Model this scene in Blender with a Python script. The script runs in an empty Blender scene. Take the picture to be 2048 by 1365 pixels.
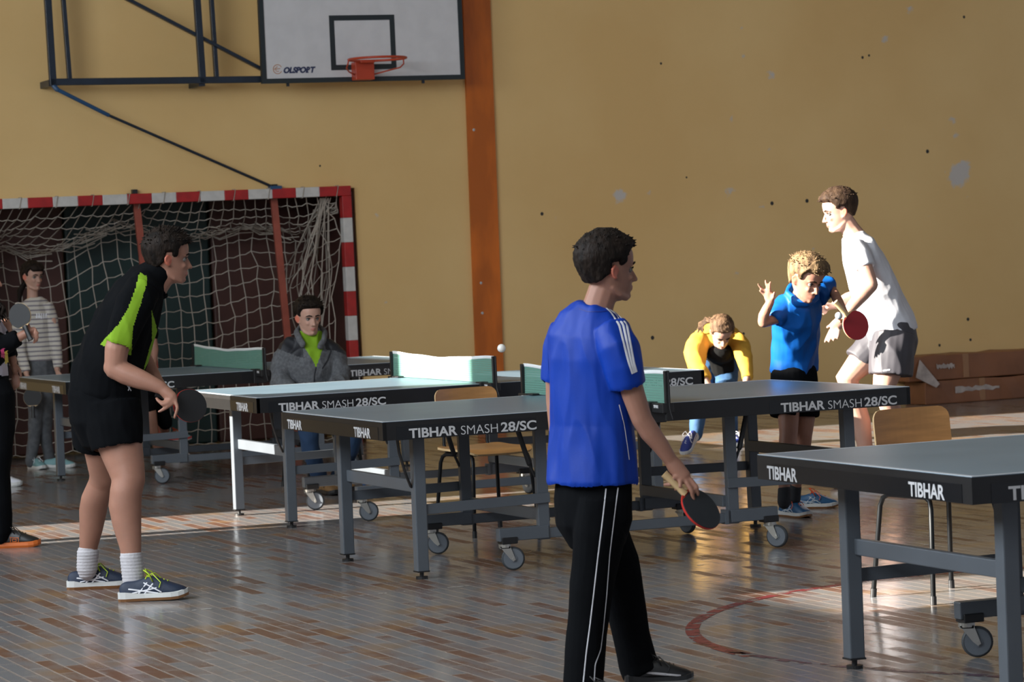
import bpy, bmesh, math, random
import numpy as np
from mathutils import Vector, Matrix, noise
from mathutils.bvhtree import BVHTree
R = math.radians
random.seed(7)
S = bpy.context.scene
COL = S.collection
# ------------------------------------------------------------------ camera
CAM_H, PITCH, ROLL, FPX = 1.5306, -0.0300, -0.0465, 6218.6
CAM_O = Vector((0, 0, CAM_H))
_f = Vector((0, math.cos(PITCH), math.sin(PITCH)))
_u = Vector((0, -math.sin(PITCH), math.cos(PITCH)))
_r = Vector((1, 0, 0))
RT = _r*math.cos(ROLL) + _u*math.sin(ROLL)
UP = -_r*math.sin(ROLL) + _u*math.cos(ROLL)
cam_d = bpy.data.cameras.new('camera')
cam = bpy.data.objects.new('camera', cam_d)
COL.objects.link(cam)
cam.matrix_world = Matrix(((RT.x, UP.x, -_f.x, 0), (RT.y, UP.y, -_f.y, 0), (RT.z, UP.z, -_f.z, CAM_H), (0, 0, 0, 1)))
cam_d.sensor_width = 36
cam_d.lens = 36*FPX/2048
cam_d.clip_end = 200
cam_d.dof.use_dof = True
cam_d.dof.focus_distance = 13.6
cam_d.dof.aperture_fstop = 9
S.camera = cam
# ------------------------------------------------------------------ world, sun, window light, exposure
w = bpy.data.worlds.new('world'); S.world = w; w.use_nodes = True
bg = w.node_tree.nodes['Background']
bg.inputs[0].default_value = (0.80, 0.86, 1.0, 1)
bg.inputs[1].default_value = 0.43
TH = 0.3765                       # the gym is turned by this angle against the camera
EU = Vector((math.cos(TH), math.sin(TH), 0)); EV = Vector((-math.sin(TH), math.cos(TH), 0))
def uv(u, v, z=0.0): return EU*u + EV*v + Vector((0, 0, z))
TE = 0.35                         # tangent of the sun's elevation
sun_d = bpy.data.lights.new('sun', 'SUN'); sun_d.energy = 31; sun_d.angle = R(0.6); sun_d.color = (1, .93, .82)
sun = bpy.data.objects.new('sun', sun_d); COL.objects.link(sun)
SA = 0.0875                       # the sun stands slightly behind the line of the end wall
sun.rotation_euler = (EU - EV*SA - Vector((0, 0, TE))).to_track_quat('-Z', 'Y').to_euler()
ar = bpy.data.lights.new('window_daylight', 'AREA'); ar.shape = 'RECTANGLE'; ar.size = 14; ar.size_y = 3.2
ar.energy = 1330; ar.color = (.84, .92, 1)
ao = bpy.data.objects.new('window_daylight', ar); COL.objects.link(ao)
ao.location = uv(-1.7, 10.8, 4.4); ao.rotation_euler = (EU*1 - Vector((0, 0, .25))).to_track_quat('-Z', 'Y').to_euler()
vs = S.view_settings
vs.view_transform = 'Standard'; vs.look = 'None'; vs.gamma = 1; vs.use_curve_mapping = False
vs.exposure = 0.0

# ------------------------------------------------------------------ helpers
def proj(p):
    d = Vector(p) - CAM_O; z = d.dot(_f)
    return (1024 + FPX*d.dot(RT)/z, 682.5 - FPX*d.dot(UP)/z)
def ray(px, py): return (_f*FPX + RT*(px-1024) - UP*(py-682.5)).normalized()
def W(px, py, Y):
    d = ray(px, py); return CAM_O + d*(Y/d.y)
def ground(px, py, z=0.0):
    d = ray(px, py); return CAM_O + d*((z-CAM_H)/d.z)
def wallpt(px, py, v):
    d = ray(px, py); return CAM_O + d*(v/d.dot(EV))

def mat(name, col, rough=.6, metal=0.0, spec=.5, bump=0.0, bscale=60, var=0.0, vscale=8, col2=None, coat=0.0, stretch=None):
    m = bpy.data.materials.new(name); m.use_nodes = True
    nt = m.node_tree; N = nt.nodes; L = nt.links; b = N['Principled BSDF']
    b.inputs['Base Color'].default_value = (*col, 1); b.inputs['Roughness'].default_value = rough
    b.inputs['Metallic'].default_value = metal; b.inputs['Specular IOR Level'].default_value = spec
    b.inputs['Coat Weight'].default_value = coat
    tc = N.new('ShaderNodeTexCoord')
    src = tc.outputs['Object']
    if stretch:
        mp = N.new('ShaderNodeMapping'); mp.inputs['Scale'].default_value = stretch; L.new(src, mp.inputs[0]); src = mp.outputs[0]
    nz = N.new('ShaderNodeTexNoise'); nz.inputs['Scale'].default_value = vscale; nz.inputs['Detail'].default_value = 5
    L.new(src, nz.inputs['Vector'])
    c2 = col2 or tuple(max(0, c*(1-max(var, .06))) for c in col)
    rp = N.new('ShaderNodeValToRGB'); rp.color_ramp.elements[0].position = .38; rp.color_ramp.elements[1].position = .62
    rp.color_ramp.elements[0].color = (*c2, 1); rp.color_ramp.elements[1].color = (*col, 1)
    L.new(nz.outputs['Fac'], rp.inputs[0]); L.new(rp.outputs[0], b.inputs['Base Color'])
    if bump > 0:
        n2 = N.new('ShaderNodeTexNoise'); n2.inputs['Scale'].default_value = bscale; n2.inputs['Detail'].default_value = 4
        L.new(src, n2.inputs['Vector'])
        bp = N.new('ShaderNodeBump'); bp.inputs['Strength'].default_value = bump; bp.inputs['Distance'].default_value = .004
        L.new(n2.outputs['Fac'], bp.inputs['Height']); L.new(bp.outputs[0], b.inputs['Normal'])
    return m

def link_mesh(name, bm, mats, parent=None, smooth=False, bevel=0):
    me = bpy.data.meshes.new(name)
    bmesh.ops.recalc_face_normals(bm, faces=bm.faces)
    if smooth:
        for f in bm.faces: f.smooth = True
    bm.to_mesh(me); bm.free()
    o = bpy.data.objects.new(name, me); COL.objects.link(o)
    for m in (mats if isinstance(mats, (list, tuple)) else [mats]): me.materials.append(m)
    if parent: o.parent = parent
    if bevel:
        md = o.modifiers.new('bevel', 'BEVEL'); md.width = bevel; md.segments = 2; md.limit_method = 'ANGLE'
    return o
def tag(o, label=None, cat=None, group=None, kind=None):
    if label: o['label'] = label
    if cat: o['category'] = cat
    if group: o['group'] = group
    if kind: o['kind'] = kind
    return o
def empty(name, loc=(0, 0, 0), rz=0, label=None, cat=None, group=None):
    o = bpy.data.objects.new(name, None); COL.objects.link(o); o.location = loc; o.rotation_euler = (0, 0, rz)
    o.empty_display_size = .1
    return tag(o, label, cat, group)
def copy_tree(o, parent=None):
    c = o.copy(); COL.objects.link(c); c.parent = parent
    for ch in list(o.children): copy_tree(ch, c)
    return c
def box(bm, lo, hi, M=None, mi=0):
    vs_ = []
    for z in (lo[2], hi[2]):
        for x, y in ((lo[0], lo[1]), (hi[0], lo[1]), (hi[0], hi[1]), (lo[0], hi[1])):
            p = Vector((x, y, z)); vs_.append(bm.verts.new(M @ p if M else p))
    for q in ((0, 3, 2, 1), (4, 5, 6, 7), (0, 1, 5, 4), (1, 2, 6, 5), (2, 3, 7, 6), (3, 0, 4, 7)):
        f = bm.faces.new([vs_[i] for i in q]); f.material_index = mi
def bar(bm, a, b, w_, h_, upv=(0, 0, 1), mi=0):
    a = Vector(a); b = Vector(b); t = (b-a); Ln = t.length; t.normalize()
    s = t.cross(Vector(upv))
    if s.length < 1e-4: s = t.cross(Vector((0, 1, 0)))
    s.normalize(); n = s.cross(t)
    M = Matrix(((t.x, s.x, n.x, a.x), (t.y, s.y, n.y, a.y), (t.z, s.z, n.z, a.z), (0, 0, 0, 1)))
    box(bm, (0, -w_/2, -h_/2), (Ln, w_/2, h_/2), M, mi)
def tube(bm, pts, rad, n=12, side=None, caps=True, mi=0, round_caps=True):
    """closed tube through pts; rad: number, list of numbers or of (a, b); a runs along the side vector"""
    pts = [Vector(p) for p in pts]; K = len(pts)
    if not isinstance(rad, (list,)): rad = [rad]*K
    rad = [(r, r) if not isinstance(r, (tuple, list)) else r for r in rad]
    T = []
    for i in range(K):
        a = pts[max(i-1, 0)]; b = pts[min(i+1, K-1)]; T.append((b-a).normalized())
    if side is None:
        side = Vector((0, 0, 1)) if abs(T[0].z) < .8 else Vector((0, 1, 0))
    prev = None; rings = []
    def ring(p, t, a, b, sd):
        s = sd - t*sd.dot(t); s.normalize(); q = t.cross(s)
        return [bm.verts.new(p + s*(a*math.cos(2*math.pi*k/n)) + q*(b*math.sin(2*math.pi*k/n))) for k in range(n)], s
    for i in range(K):
        sd = Vector(side[i]) if isinstance(side, list) else Vector(side)
        if not isinstance(side, list) and prev is not None and abs((prev - T[i]*prev.dot(T[i])).length) > .2: sd = prev
        a, b = rad[i]
        if i == 0 and caps and round_caps:
            r = min(a, b)
            for an in (75, 45):
                c = math.cos(R(an)); rg, _ = ring(pts[0]-T[0]*(r*math.sin(R(an))), T[0], a*c, b*c, sd); rings.append(rg)
        rg, s = ring(pts[i], T[i], a, b, sd); rings.append(rg); prev = s
        if i == K-1 and caps and round_caps:
            r = min(a, b)
            for an in (45, 75):
                c = math.cos(R(an)); rg, _ = ring(pts[i]+T[i]*(r*math.sin(R(an))), T[i], a*c, b*c, sd); rings.append(rg)
    for A, B in zip(rings, rings[1:]):
        for k in range(n):
            f = bm.faces.new((A[k], A[(k+1) % n], B[(k+1) % n], B[k])); f.material_index = mi
    if caps:
        f = bm.faces.new(list(reversed(rings[0]))); f.material_index = mi
        f = bm.faces.new(rings[-1]); f.material_index = mi
def ell(bm, c, r, M=None, nu=16, nv=10, mi=0):
    c = Vector(c); M = M or Matrix.Identity(3); rings = []
    top = bm.verts.new(c + M @ Vector((0, 0, r[2]))); bot = bm.verts.new(c - M @ Vector((0, 0, r[2])))
    for j in range(1, nv):
        a = math.pi*j/nv
        rings.append([bm.verts.new(c + M @ Vector((r[0]*math.sin(a)*math.cos(2*math.pi*k/nu), r[1]*math.sin(a)*math.sin(2*math.pi*k/nu), r[2]*math.cos(a)))) for k in range(nu)])
    for A, B in zip(rings, rings[1:]):
        for k in range(nu): bm.faces.new((A[k], B[k], B[(k+1) % nu], A[(k+1) % nu])).material_index = mi
    for k in range(nu):
        bm.faces.new((top, rings[0][k], rings[0][(k+1) % nu])).material_index = mi
        bm.faces.new((bot, rings[-1][(k+1) % nu], rings[-1][k])).material_index = mi
def cyl(bm, a, b, r, n=20, mi=0): tube(bm, [a, b], r, n=n, round_caps=False, mi=mi)
def B_(): return bmesh.new()
def one(name, m, parent, fn, bevel=0, smooth=False):
    bm = B_(); fn(bm); return link_mesh(name, bm, m, parent, smooth, bevel)
def text_mesh(name, body, m, parent, size, width=None, bold=0.0, M=None, spacing=1.0):
    cu = bpy.data.curves.new('lettering', 'FONT'); cu.body = body; cu.size = size; cu.extrude = .0008; cu.offset = bold; cu.space_character = spacing
    to = bpy.data.objects.new('lettering', cu); COL.objects.link(to)
    bpy.context.view_layer.update()
    me = bpy.data.meshes.new_from_object(to.evaluated_get(bpy.context.evaluated_depsgraph_get()))
    bpy.data.objects.remove(to)
    co = np.array([v.co[:] for v in me.vertices]); lo, hi = co.min(0), co.max(0)
    sx = (width/(hi[0]-lo[0])) if width else 1
    for v in me.vertices: v.co.x = (v.co.x-lo[0])*sx; v.co.y -= lo[1]
    if M: me.transform(M)
    me.name = name; me.materials.clear(); me.materials.append(m)
    o = bpy.data.objects.new(name, me); COL.objects.link(o); o.parent = parent
    return o
def frame_m(o, x, y, z):
    x, y, z = Vector(x), Vector(y), Vector(z)
    return Matrix(((x.x, y.x, z.x, o[0]), (x.y, y.y, z.y, o[1]), (x.z, y.z, z.z, o[2]), (0, 0, 0, 1)))

# ------------------------------------------------------------------ the hall: floor, walls, ceiling
WV = 25.9*math.cos(TH)            # distance of the end wall, in gym coordinates
GYM = Matrix.Rotation(TH, 4, 'Z')
def gobj(o): o.matrix_world = GYM; return o

def floor_material():
    m = bpy.data.materials.new('worn_parquet'); m.use_nodes = True
    nt = m.node_tree; N = nt.nodes; L = nt.links; b = N['Principled BSDF']
    tc = N.new('ShaderNodeTexCoord')
    # boards run along v: swap axes for the brick texture
    mp = N.new('ShaderNodeMapping'); mp.inputs['Rotation'].default_value = (0, 0, R(90)); L.new(tc.outputs['Object'], mp.inputs[0])
    br = N.new('ShaderNodeTexBrick'); L.new(mp.outputs[0], br.inputs['Vector'])
    br.offset = .5; br.inputs['Scale'].default_value = 1; br.inputs['Brick Width'].default_value = .42; br.inputs['Row Height'].default_value = .07
    br.inputs['Mortar Size'].default_value = .0055; br.inputs['Mortar Smooth'].default_value = .3; br.inputs['Bias'].default_value = 0
    br.inputs['Color1'].default_value = (0, 0, 0, 1); br.inputs['Color2'].default_value = (1, 1, 1, 1); br.inputs['Mortar'].default_value = (.5, .5, .5, 1)
    # large worn areas
    n1 = N.new('ShaderNodeTexNoise'); n1.inputs['Scale'].default_value = .9; n1.inputs['Detail'].default_value = 5; n1.inputs['Roughness'].default_value = .65
    L.new(tc.outputs['Object'], n1.inputs['Vector'])
    mm = N.new('ShaderNodeMapping'); mm.inputs['Scale'].default_value = (14, 3.2, 1); L.new(tc.outputs['Object'], mm.inputs[0])
    n2 = N.new('ShaderNodeTexNoise'); n2.inputs['Scale'].default_value = 1.3; n2.inputs['Detail'].default_value = 4; L.new(mm.outputs[0], n2.inputs['Vector'])
    def math_(op, a, b_, c=None):
        q = N.new('ShaderNodeMath'); q.operation = op
        for i, s in enumerate((a, b_, c)):
            if s is None: continue
            if isinstance(s, (int, float)): q.inputs[i].default_value = s
            else: L.new(s, q.inputs[i])
        return q.outputs[0]
    a = math_('MULTIPLY_ADD', n1.outputs['Fac'], 1.25, math_('MULTIPLY', n2.outputs['Fac'], .35))
    a = math_('ADD', a, math_('MULTIPLY', br.outputs['Color'], .52))
    mr = N.new('ShaderNodeMapRange'); mr.inputs[1].default_value = 1.06; mr.inputs[2].default_value = 1.32; L.new(a, mr.inputs[0])
    mix = N.new('ShaderNodeMix'); mix.data_type = 'RGBA'
    mix.inputs[6].default_value = (.185, .182, .185, 1); mix.inputs[7].default_value = (.115, .057, .038, 1)
    L.new(mr.outputs[0], mix.inputs[0])
    # a few ochre boards
    n3 = N.new('ShaderNodeTexNoise'); n3.inputs['Scale'].default_value = 2.2; L.new(tc.outputs['Object'], n3.inputs['Vector'])
    mr3 = N.new('ShaderNodeMapRange'); mr3.inputs[1].default_value = .56; mr3.inputs[2].default_value = .66; L.new(n3.outputs['Fac'], mr3.inputs[0])
    mix3 = N.new('ShaderNodeMix'); mix3.data_type = 'RGBA'; mix3.inputs[7].default_value = (.24, .14, .065, 1)
    L.new(math_('MULTIPLY', mr3.outputs[0], .6), mix3.inputs[0]); L.new(mix.outputs[2], mix3.inputs[6])
    # pale seams
    mix2 = N.new('ShaderNodeMix'); mix2.data_type = 'RGBA'; mix2.inputs[7].default_value = (.30, .25, .22, 1)
    L.new(math_('MULTIPLY', br.outputs['Fac'], .9), mix2.inputs[0]); L.new(mix3.outputs[2], mix2.inputs[6])
    L.new(mix2.outputs[2], b.inputs['Base Color'])
    rr = N.new('ShaderNodeMapRange'); rr.inputs[1].default_value = 0; rr.inputs[2].default_value = 1; rr.inputs[3].default_value = .17; rr.inputs[4].default_value = .34
    L.new(mr.outputs[0], rr.inputs[0]); L.new(rr.outputs[0], b.inputs['Roughness'])
    b.inputs['Specular IOR Level'].default_value = .42
    bp = N.new('ShaderNodeBump'); bp.inputs['Strength'].default_value = .5; bp.inputs['Distance'].default_value = .0012
    n4 = N.new('ShaderNodeTexNoise'); n4.inputs['Scale'].default_value = 11; n4.inputs['Detail'].default_value = 3; L.new(tc.outputs['Object'], n4.inputs['Vector'])
    h = math_('ADD', math_('MULTIPLY', n4.outputs['Fac'], 2.2), math_('MULTIPLY', br.outputs['Fac'], -.7))
    h = math_('ADD', h, math_('MULTIPLY', br.outputs['Color'], .35))
    L.new(h, bp.inputs['Height']); L.new(bp.outputs[0], b.inputs['Normal'])
    return m
M_floor = floor_material()
bm = B_(); box(bm, (-2, -4, -.2), (22, WV+1.5, 0)); floor = gobj(link_mesh('floor', bm, M_floor)); tag(floor, kind='structure')

# end wall: a grid carrying a painted "wear" attribute, with the goal recess cut out
GOAL_R = wallpt(697, 372, WV)                                   # outer top corner of the goal's right post
gu = GOAL_R.dot(EU); gz = GOAL_R.z
U0, U1 = gu-3.22, gu+.05                                         # recess in gym u
NZT = gz-.02                                                     # recess height
def wall_material():
    m = bpy.data.materials.new('ochre_wall_paint'); m.use_nodes = True
    nt = m.node_tree; N = nt.nodes; L = nt.links; b = N['Principled BSDF']
    tc = N.new('ShaderNodeTexCoord')
    n1 = N.new('ShaderNodeTexNoise'); n1.inputs['Scale'].default_value = .7; n1.inputs['Detail'].default_value = 6; L.new(tc.outputs['Object'], n1.inputs['Vector'])
    rp = N.new('ShaderNodeValToRGB'); e = rp.color_ramp.elements
    e[0].position = .35; e[0].color = (.71, .465, .185, 1); e[1].position = .68; e[1].color = (.78, .54, .235, 1)
    L.new(n1.outputs['Fac'], rp.inputs[0])
    at = N.new('ShaderNodeAttribute'); at.attribute_name = 'wear'
    n2 = N.new('ShaderNodeTexNoise'); n2.inputs['Scale'].default_value = 24; n2.inputs['Detail'].default_value = 5; L.new(tc.outputs['Object'], n2.inputs['Vector'])
    q = N.new('ShaderNodeMath'); q.operation = 'ADD'; L.new(at.outputs['Fac'], q.inputs[0]); L.new(n2.outputs['Fac'], q.inputs[1])
    mr = N.new('ShaderNodeMapRange'); mr.inputs[1].default_value = .80; mr.inputs[2].default_value = 1.08; L.new(q.outputs[0], mr.inputs[0])
    mx = N.new('ShaderNodeMix'); mx.data_type = 'RGBA'; mx.inputs[7].default_value = (.56, .52, .48, 1)
    L.new(mr.outputs[0], mx.inputs[0]); L.new(rp.outputs[0], mx.inputs[6])
    at2 = N.new('ShaderNodeAttribute'); at2.attribute_name = 'hole'
    mx2 = N.new('ShaderNodeMix'); mx2.data_type = 'RGBA'; mx2.inputs[7].default_value = (.05, .05, .05, 1)
    L.new(at2.outputs['Fac'], mx2.inputs[0]); L.new(mx.outputs[2], mx2.inputs[6]); L.new(mx2.outputs[2], b.inputs['Base Color'])
    b.inputs['Roughness'].default_value = .55
    bp = N.new('ShaderNodeBump'); bp.inputs['Strength'].default_value = .25; bp.inputs['Distance'].default_value = .004
    n3 = N.new('ShaderNodeTexNoise'); n3.inputs['Scale'].default_value = 9; n3.inputs['Detail'].default_value = 6; L.new(tc.outputs['Object'], n3.inputs['Vector'])
    L.new(n3.outputs['Fac'], bp.inputs['Height']); L.new(bp.outputs[0], b.inputs['Normal'])
    return m
M_wall = wall_material()
SPOTS = [(1240, 392, 15, .9), (1543, 150, 11, .7), (1487, 110, 7, .6), (1458, 382, 14, .5), (1770, 78, 9, .8), (1820, 20, 9, .7), (1905, 240, 10, .6), (1912, 270, 8, .7),
         (1916, 352, 24, 1.0), (1928, 335, 14, .8), (1472, 550, 7, .7), (1525, 415, 6, .7), (1460, 239, 6, .8), (1298, 385, 8, .5), (955, 372, 5, 1), (754, 432, 6, .6),
         (1492, 670, 6, .7), (1936, 395, 4, .6), (1860, 430, 4, .5), (1484, 55, 5, .5), (1250, 222, 5, .5), (1768, 256, 5, .6), (1624, 500, 8, .5), (768, 610, 7, .5), (1970, 238, 5, .6), (1540, 300, 6, .5), (1106, 440, 5, .5)]
HOLES = [(1544, 407, 4), (1614, 402, 4), (1084, 428, 3.5), (1305, 676, 4), (1487, 668, 3), (1936, 639, 3.5), (1941, 680, 3), (1855, 303, 4), (1725, 115, 3), (1738, 111, 2.5), (1322, 127, 2.5), (1879, 691, 3), (1928, 34, 3), (1373, 355, 2), (640, 332, 2)]
def build_end_wall():
    st = .035; ux0, ux1 = -2.0, 22.0
    us = [ux0] + list(np.arange(gu+.05, 14.2, st)) + [ux1]
    us = sorted(set([round(x, 4) for x in us+list(np.arange(3.5, gu+.05, .12))+[U0, U1]]))
    zs = sorted(set([round(z, 4) for z in [0.0]+list(np.arange(st, 4.6, st))+[NZT, 7.0]]))
    bm = B_(); wl = bm.verts.layers.float.new('wear'); hl = bm.verts.layers.float.new('hole'); V = {}
    sp = [(wallpt(x, y, WV), r*25/FPX, a) for x, y, r, a in SPOTS]; ho = [(wallpt(x, y, WV), r*25/FPX) for x, y, r in HOLES]
    sp = [(p.dot(EU), p.z, r, a) for p, r, a in sp]; ho = [(p.dot(EU), p.z, r) for p, r in ho]
    for i, u in enumerate(us):
        for j, z in enumerate(zs):
            v = bm.verts.new((u, WV, z)); V[i, j] = v
            wv = 0
            for su, sz, r, a in sp:
                d2 = (u-su)**2+(z-sz)**2
                if d2 < 9*r*r: wv += a*1.0*math.exp(-d2/(1.1*r*r))
            v[wl] = wv
    for i in range(len(us)-1):
        for j in range(len(zs)-1):
            if us[i] >= U0-1e-4 and us[i+1] <= U1+1e-4 and zs[j+1] <= NZT+1e-4: continue
            bm.faces.new((V[i, j], V[i+1, j], V[i+1, j+1], V[i, j+1]))
    for v in [v for v in bm.verts if not v.link_faces]: bm.verts.remove(v)
    # thickness and the recess lining
    d = 1.05
    for q in (((U0, WV, 0), (U0, WV+d, 0), (U0, WV+d, NZT), (U0, WV, NZT)), ((U1, WV, 0), (U1, WV+d, 0), (U1, WV+d, NZT), (U1, WV, NZT)),
              ((U0, WV, NZT), (U1, WV, NZT), (U1, WV+d, NZT), (U0, WV+d, NZT)), ((U0, WV+d, 0), (U1, WV+d, 0), (U1, WV+d, NZT), (U0, WV+d, NZT))):
        bm.faces.new([bm.verts.new(p) for p in q])
    o = gobj(link_mesh('wall_back', bm, M_wall)); tag(o, kind='structure')
    # screw holes: small dark plugs set in the plaster
    bm = B_()
    for u, z, r in ho: ell(bm, (u, WV, z), (r, .004, r*1.1), nu=10, nv=6)
    h = gobj(link_mesh('trim_2', bm, mat('dark_plug', (.03, .03, .032), .8))); tag(h, kind='structure')
build_end_wall()
M_plain = mat('pale_plaster', (.62, .58, .50), .8, var=.1, vscale=2)
bm = B_(); box(bm, (-2, -4, 7), (22, WV+1.5, 7.2)); tag(gobj(link_mesh('ceiling', bm, M_plain)), kind='structure')
# unseen side wall; window openings shaped to aim the sun beams (v0, v1, z0, z1)
OPEN = [(17.6, 18.95, 1.6, 4.08), (11.75, 12.75, 2.70, 3.35), (20.75, 23.3, 4.08, 5.6), (15.3, 16.25, 4.12, 5.6), (16.75, 18.1, 4.12, 5.9)]
vb = sorted(set([-4.0, WV+1.5]+[x for o in OPEN for x in o[:2]])); zb = sorted(set([0.0, 7.0]+[x for o in OPEN for x in o[2:]]))
bm = B_()
for a0, a1 in zip(vb, vb[1:]):
    for c0, c1 in zip(zb, zb[1:]):
        if any(o[0]-1e-6 <= a0 and a1 <= o[1]+1e-6 and o[2]-1e-6 <= c0 and c1 <= o[3]+1e-6 for o in OPEN): continue
        box(bm, (-2.25, a0, c0), (-2.0, a1, c1))
tag(gobj(link_mesh('wall_left', bm, M_plain)), kind='structure')
M_white = mat('white_paint', (.75, .75, .74), .45)
for k, o_ in enumerate(OPEN):  # frames around the openings made up for the sun beams
    bm = B_(); t = .035
    for a, b in (((-2.2, o_[0], o_[2]), (-2.05, o_[1], o_[2]+t)), ((-2.2, o_[0], o_[3]-t), (-2.05, o_[1], o_[3])), ((-2.2, o_[0], o_[2]), (-2.05, o_[0]+t, o_[3])), ((-2.2, o_[1]-t, o_[2]), (-2.05, o_[1], o_[3]))): box(bm, a, b)
    tag(gobj(link_mesh('window_%d' % (k+1), bm, M_white)), kind='structure')
# orange wooden board running up the end wall
M_orange = mat('orange_stained_wood', (.70, .165, .010), .38, bump=.3, bscale=40, var=.35, vscale=5, stretch=(1, 1, .25))
bm = B_()
pts = [(930, -40), (984, -40), (1010, 878), (956, 878)]
q = [wallpt(x, y, WV) for x, y in pts]
L0 = [Vector((p.dot(EU), 0, p.z)) for p in q]; L0[2].z = L0[3].z = 0.0
L0[0].z = L0[1].z = 7.0
du = (L0[0].x-L0[3].x)*.45
for i in (0, 1): L0[i].x += -.0
fr = [bm.verts.new((p.x, WV-.03, p.z)) for p in L0]; bk = [bm.verts.new((p.x, WV, p.z)) for p in L0]
bm.faces.new(fr); bm.faces.new(bk)
for i in range(4): bm.faces.new((fr[i], fr[(i+1) % 4], bk[(i+1) % 4], bk[i]))
for z in (1.0, 2.52, 1.25): 
    ell(bm, (L0[3].x+.08, WV-.03, z), (.012, .004, .012), nu=8, nv=6, mi=1)
tag(gobj(link_mesh('trim_1', bm, [M_orange, mat('screw_grey', (.5, .5, .5), .4)])), kind='structure')
# padded panels lining the recess
M_brown = mat('dark_brown_padding', (.085, .030, .022), .55, var=.25, vscale=2)
M_green = mat('dark_green_padding', (.010, .036, .034), .5, var=.25, vscale=2)
xs = [U0+.01, None, None, U1-.09]
b1 = wallpt(134, 600, WV+.95).dot(EU); b2 = wallpt(425, 600, WV+.95).dot(EU)
for k, (a, b, m_) in enumerate(((U0+.01, b1-.01, M_brown), (b1+.01, b2-.01, M_green), (b2+.01, U1-.02, M_brown))):
    if b-a < .05: continue
    bm = B_(); box(bm, (a, WV+.95, .02), (b, WV+1.045, NZT-.02))
    o = gobj(link_mesh('wall_panel', bm, m_, bevel=.015))
    tag(o, ['brown padded panel at the far left behind the goal net', 'dark green padded panel behind the goal net, between two brown ones', 'brown padded panel behind the goal net at its right'][k], 'wall padding')
bm = B_(); box(bm, (U1-.03, WV+.02, .02), (U1-.002, WV+.93, NZT-.02))
tag(gobj(link_mesh('wall_panel', bm, M_brown, bevel=.01)), 'brown padded panel lining the side of the recess beside the right goal post', 'wall padding')
# floor markings: thin, painted on the boards
def strip_on_floor(name, pts, wd, m, label):
    bm = B_(); P = [Vector(p) for p in pts]; A = []
    for i, p in enumerate(P):
        t = (P[min(i+1, len(P)-1)]-P[max(i-1, 0)]).normalized(); s = Vector((-t.y, t.x, 0))*(wd/2)
        A.append((bm.verts.new((p.x+s.x, p.y+s.y, .0012)), bm.verts.new((p.x-s.x, p.y-s.y, .0012))))
    for a, b in zip(A, A[1:]): bm.faces.new((a[0], b[0], b[1], a[1]))
    o = link_mesh(name, bm, m); tag(o, kind='structure'); return o
def worn_paint(name, col, thr):
    m = mat(name, col, .3, var=.1); nt = m.node_tree; N = nt.nodes; L = nt.links
    tc = N.new('ShaderNodeTexCoord'); nz = N.new('ShaderNodeTexNoise'); nz.inputs['Scale'].default_value = 16; nz.inputs['Detail'].default_value = 3
    L.new(tc.outputs['Object'], nz.inputs['Vector']); mr = N.new('ShaderNodeMapRange'); mr.inputs[1].default_value = thr; mr.inputs[2].default_value = thr+.1
    L.new(nz.outputs['Fac'], mr.inputs[0]); L.new(mr.outputs[0], N['Principled BSDF'].inputs['Alpha']); return m
M_redline = worn_paint('dark_red_floor_paint', (.17, .028, .030), .40)
M_purple = worn_paint('violet_floor_paint', (.075, .035, .06), .42)
M_wline = worn_paint('white_floor_paint', (.55, .52, .48), .52)
cc = Vector((2.42, 12.05, 0)); 
strip_on_floor('trim_3', [cc+Vector((1.77*math.cos(a), 1.77*math.sin(a), 0)) for a in np.linspace(R(85), R(205), 60)], .055, M_redline, '')
strip_on_floor('trim_4', [ground(1465, 1305), ground(1600, 1327), ground(1760, 1340), ground(2060, 1358)], .045, M_purple, '')
a = ground(0, 1256); strip_on_floor('trim_5', [a + EU*t for t in np.linspace(-.5, 8, 30)], .018, M_wline, '')
a = ground(0, 1128); strip_on_floor('trim_6', [a + EU*t for t in np.linspace(-.5, 9, 30)], .012, M_wline, '')
# ------------------------------------------------------------------ handball goal
M_red = mat('glossy_red_paint', (.42, .012, .012), .35, var=.2, vscale=14)
M_gwhite = mat('goal_white_paint', (.60, .58, .55), .4, var=.12, vscale=14)
M_dark = mat('black_plastic', (.012, .012, .013), .45)
M_net = mat('cord_grey_beige', (.42, .37, .31), .8)
M_support = mat('faded_red_steel', (.36, .085, .055), .45, var=.2)
def stripes(bm, start, end, first, ax, lo, hi):
    """boxes 20 cm long, alternating red and white, along axis ax from start towards end"""
    sgn = 1 if end > start else -1; a = start; n = 0; ln = first
    while (end-a)*sgn > 1e-4:
        b = a + sgn*ln
        if (end-b)*sgn < 0: b = end
        l = list(lo); h = list(hi); l[ax] = min(a, b); h[ax] = max(a, b)
        box(bm, l, h, mi=n % 2); a = b; n += 1; ln = .2
goal = empty('handball_goal', uv(gu-1.5, WV, 0), TH, 'red and white striped handball goal with a sagging net at the end wall', 'goal')
def gl(u, v, z): return (u-(gu-1.5), v-WV, z)     # gym coordinates to goal coordinates
bm = B_(); stripes(bm, gu, gu-3.16, .27, 0, gl(0, WV-.06, gz-.08)[:2]+(gz-.08,), gl(0, WV+.02, gz)[:2]+(gz,))
for f in bm.verts: f.co.x -= (gu-1.5)
goal_bar = link_mesh('crossbar', bm, [M_red, M_gwhite], goal, bevel=.004)
for side, u_ in ((1, gu-.08), (-1, gu-3.16)):
    bm = B_(); stripes(bm, gz-.0801, 0, .18, 2, (u_-(gu-1.5), -.06, 0), (u_+.08-(gu-1.5), .02, 0))
    link_mesh('post', bm, [M_red, M_gwhite], goal, bevel=.004)
ginv = goal.matrix_basis.inverted() if False else None
bpy.context.view_layer.update()
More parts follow.
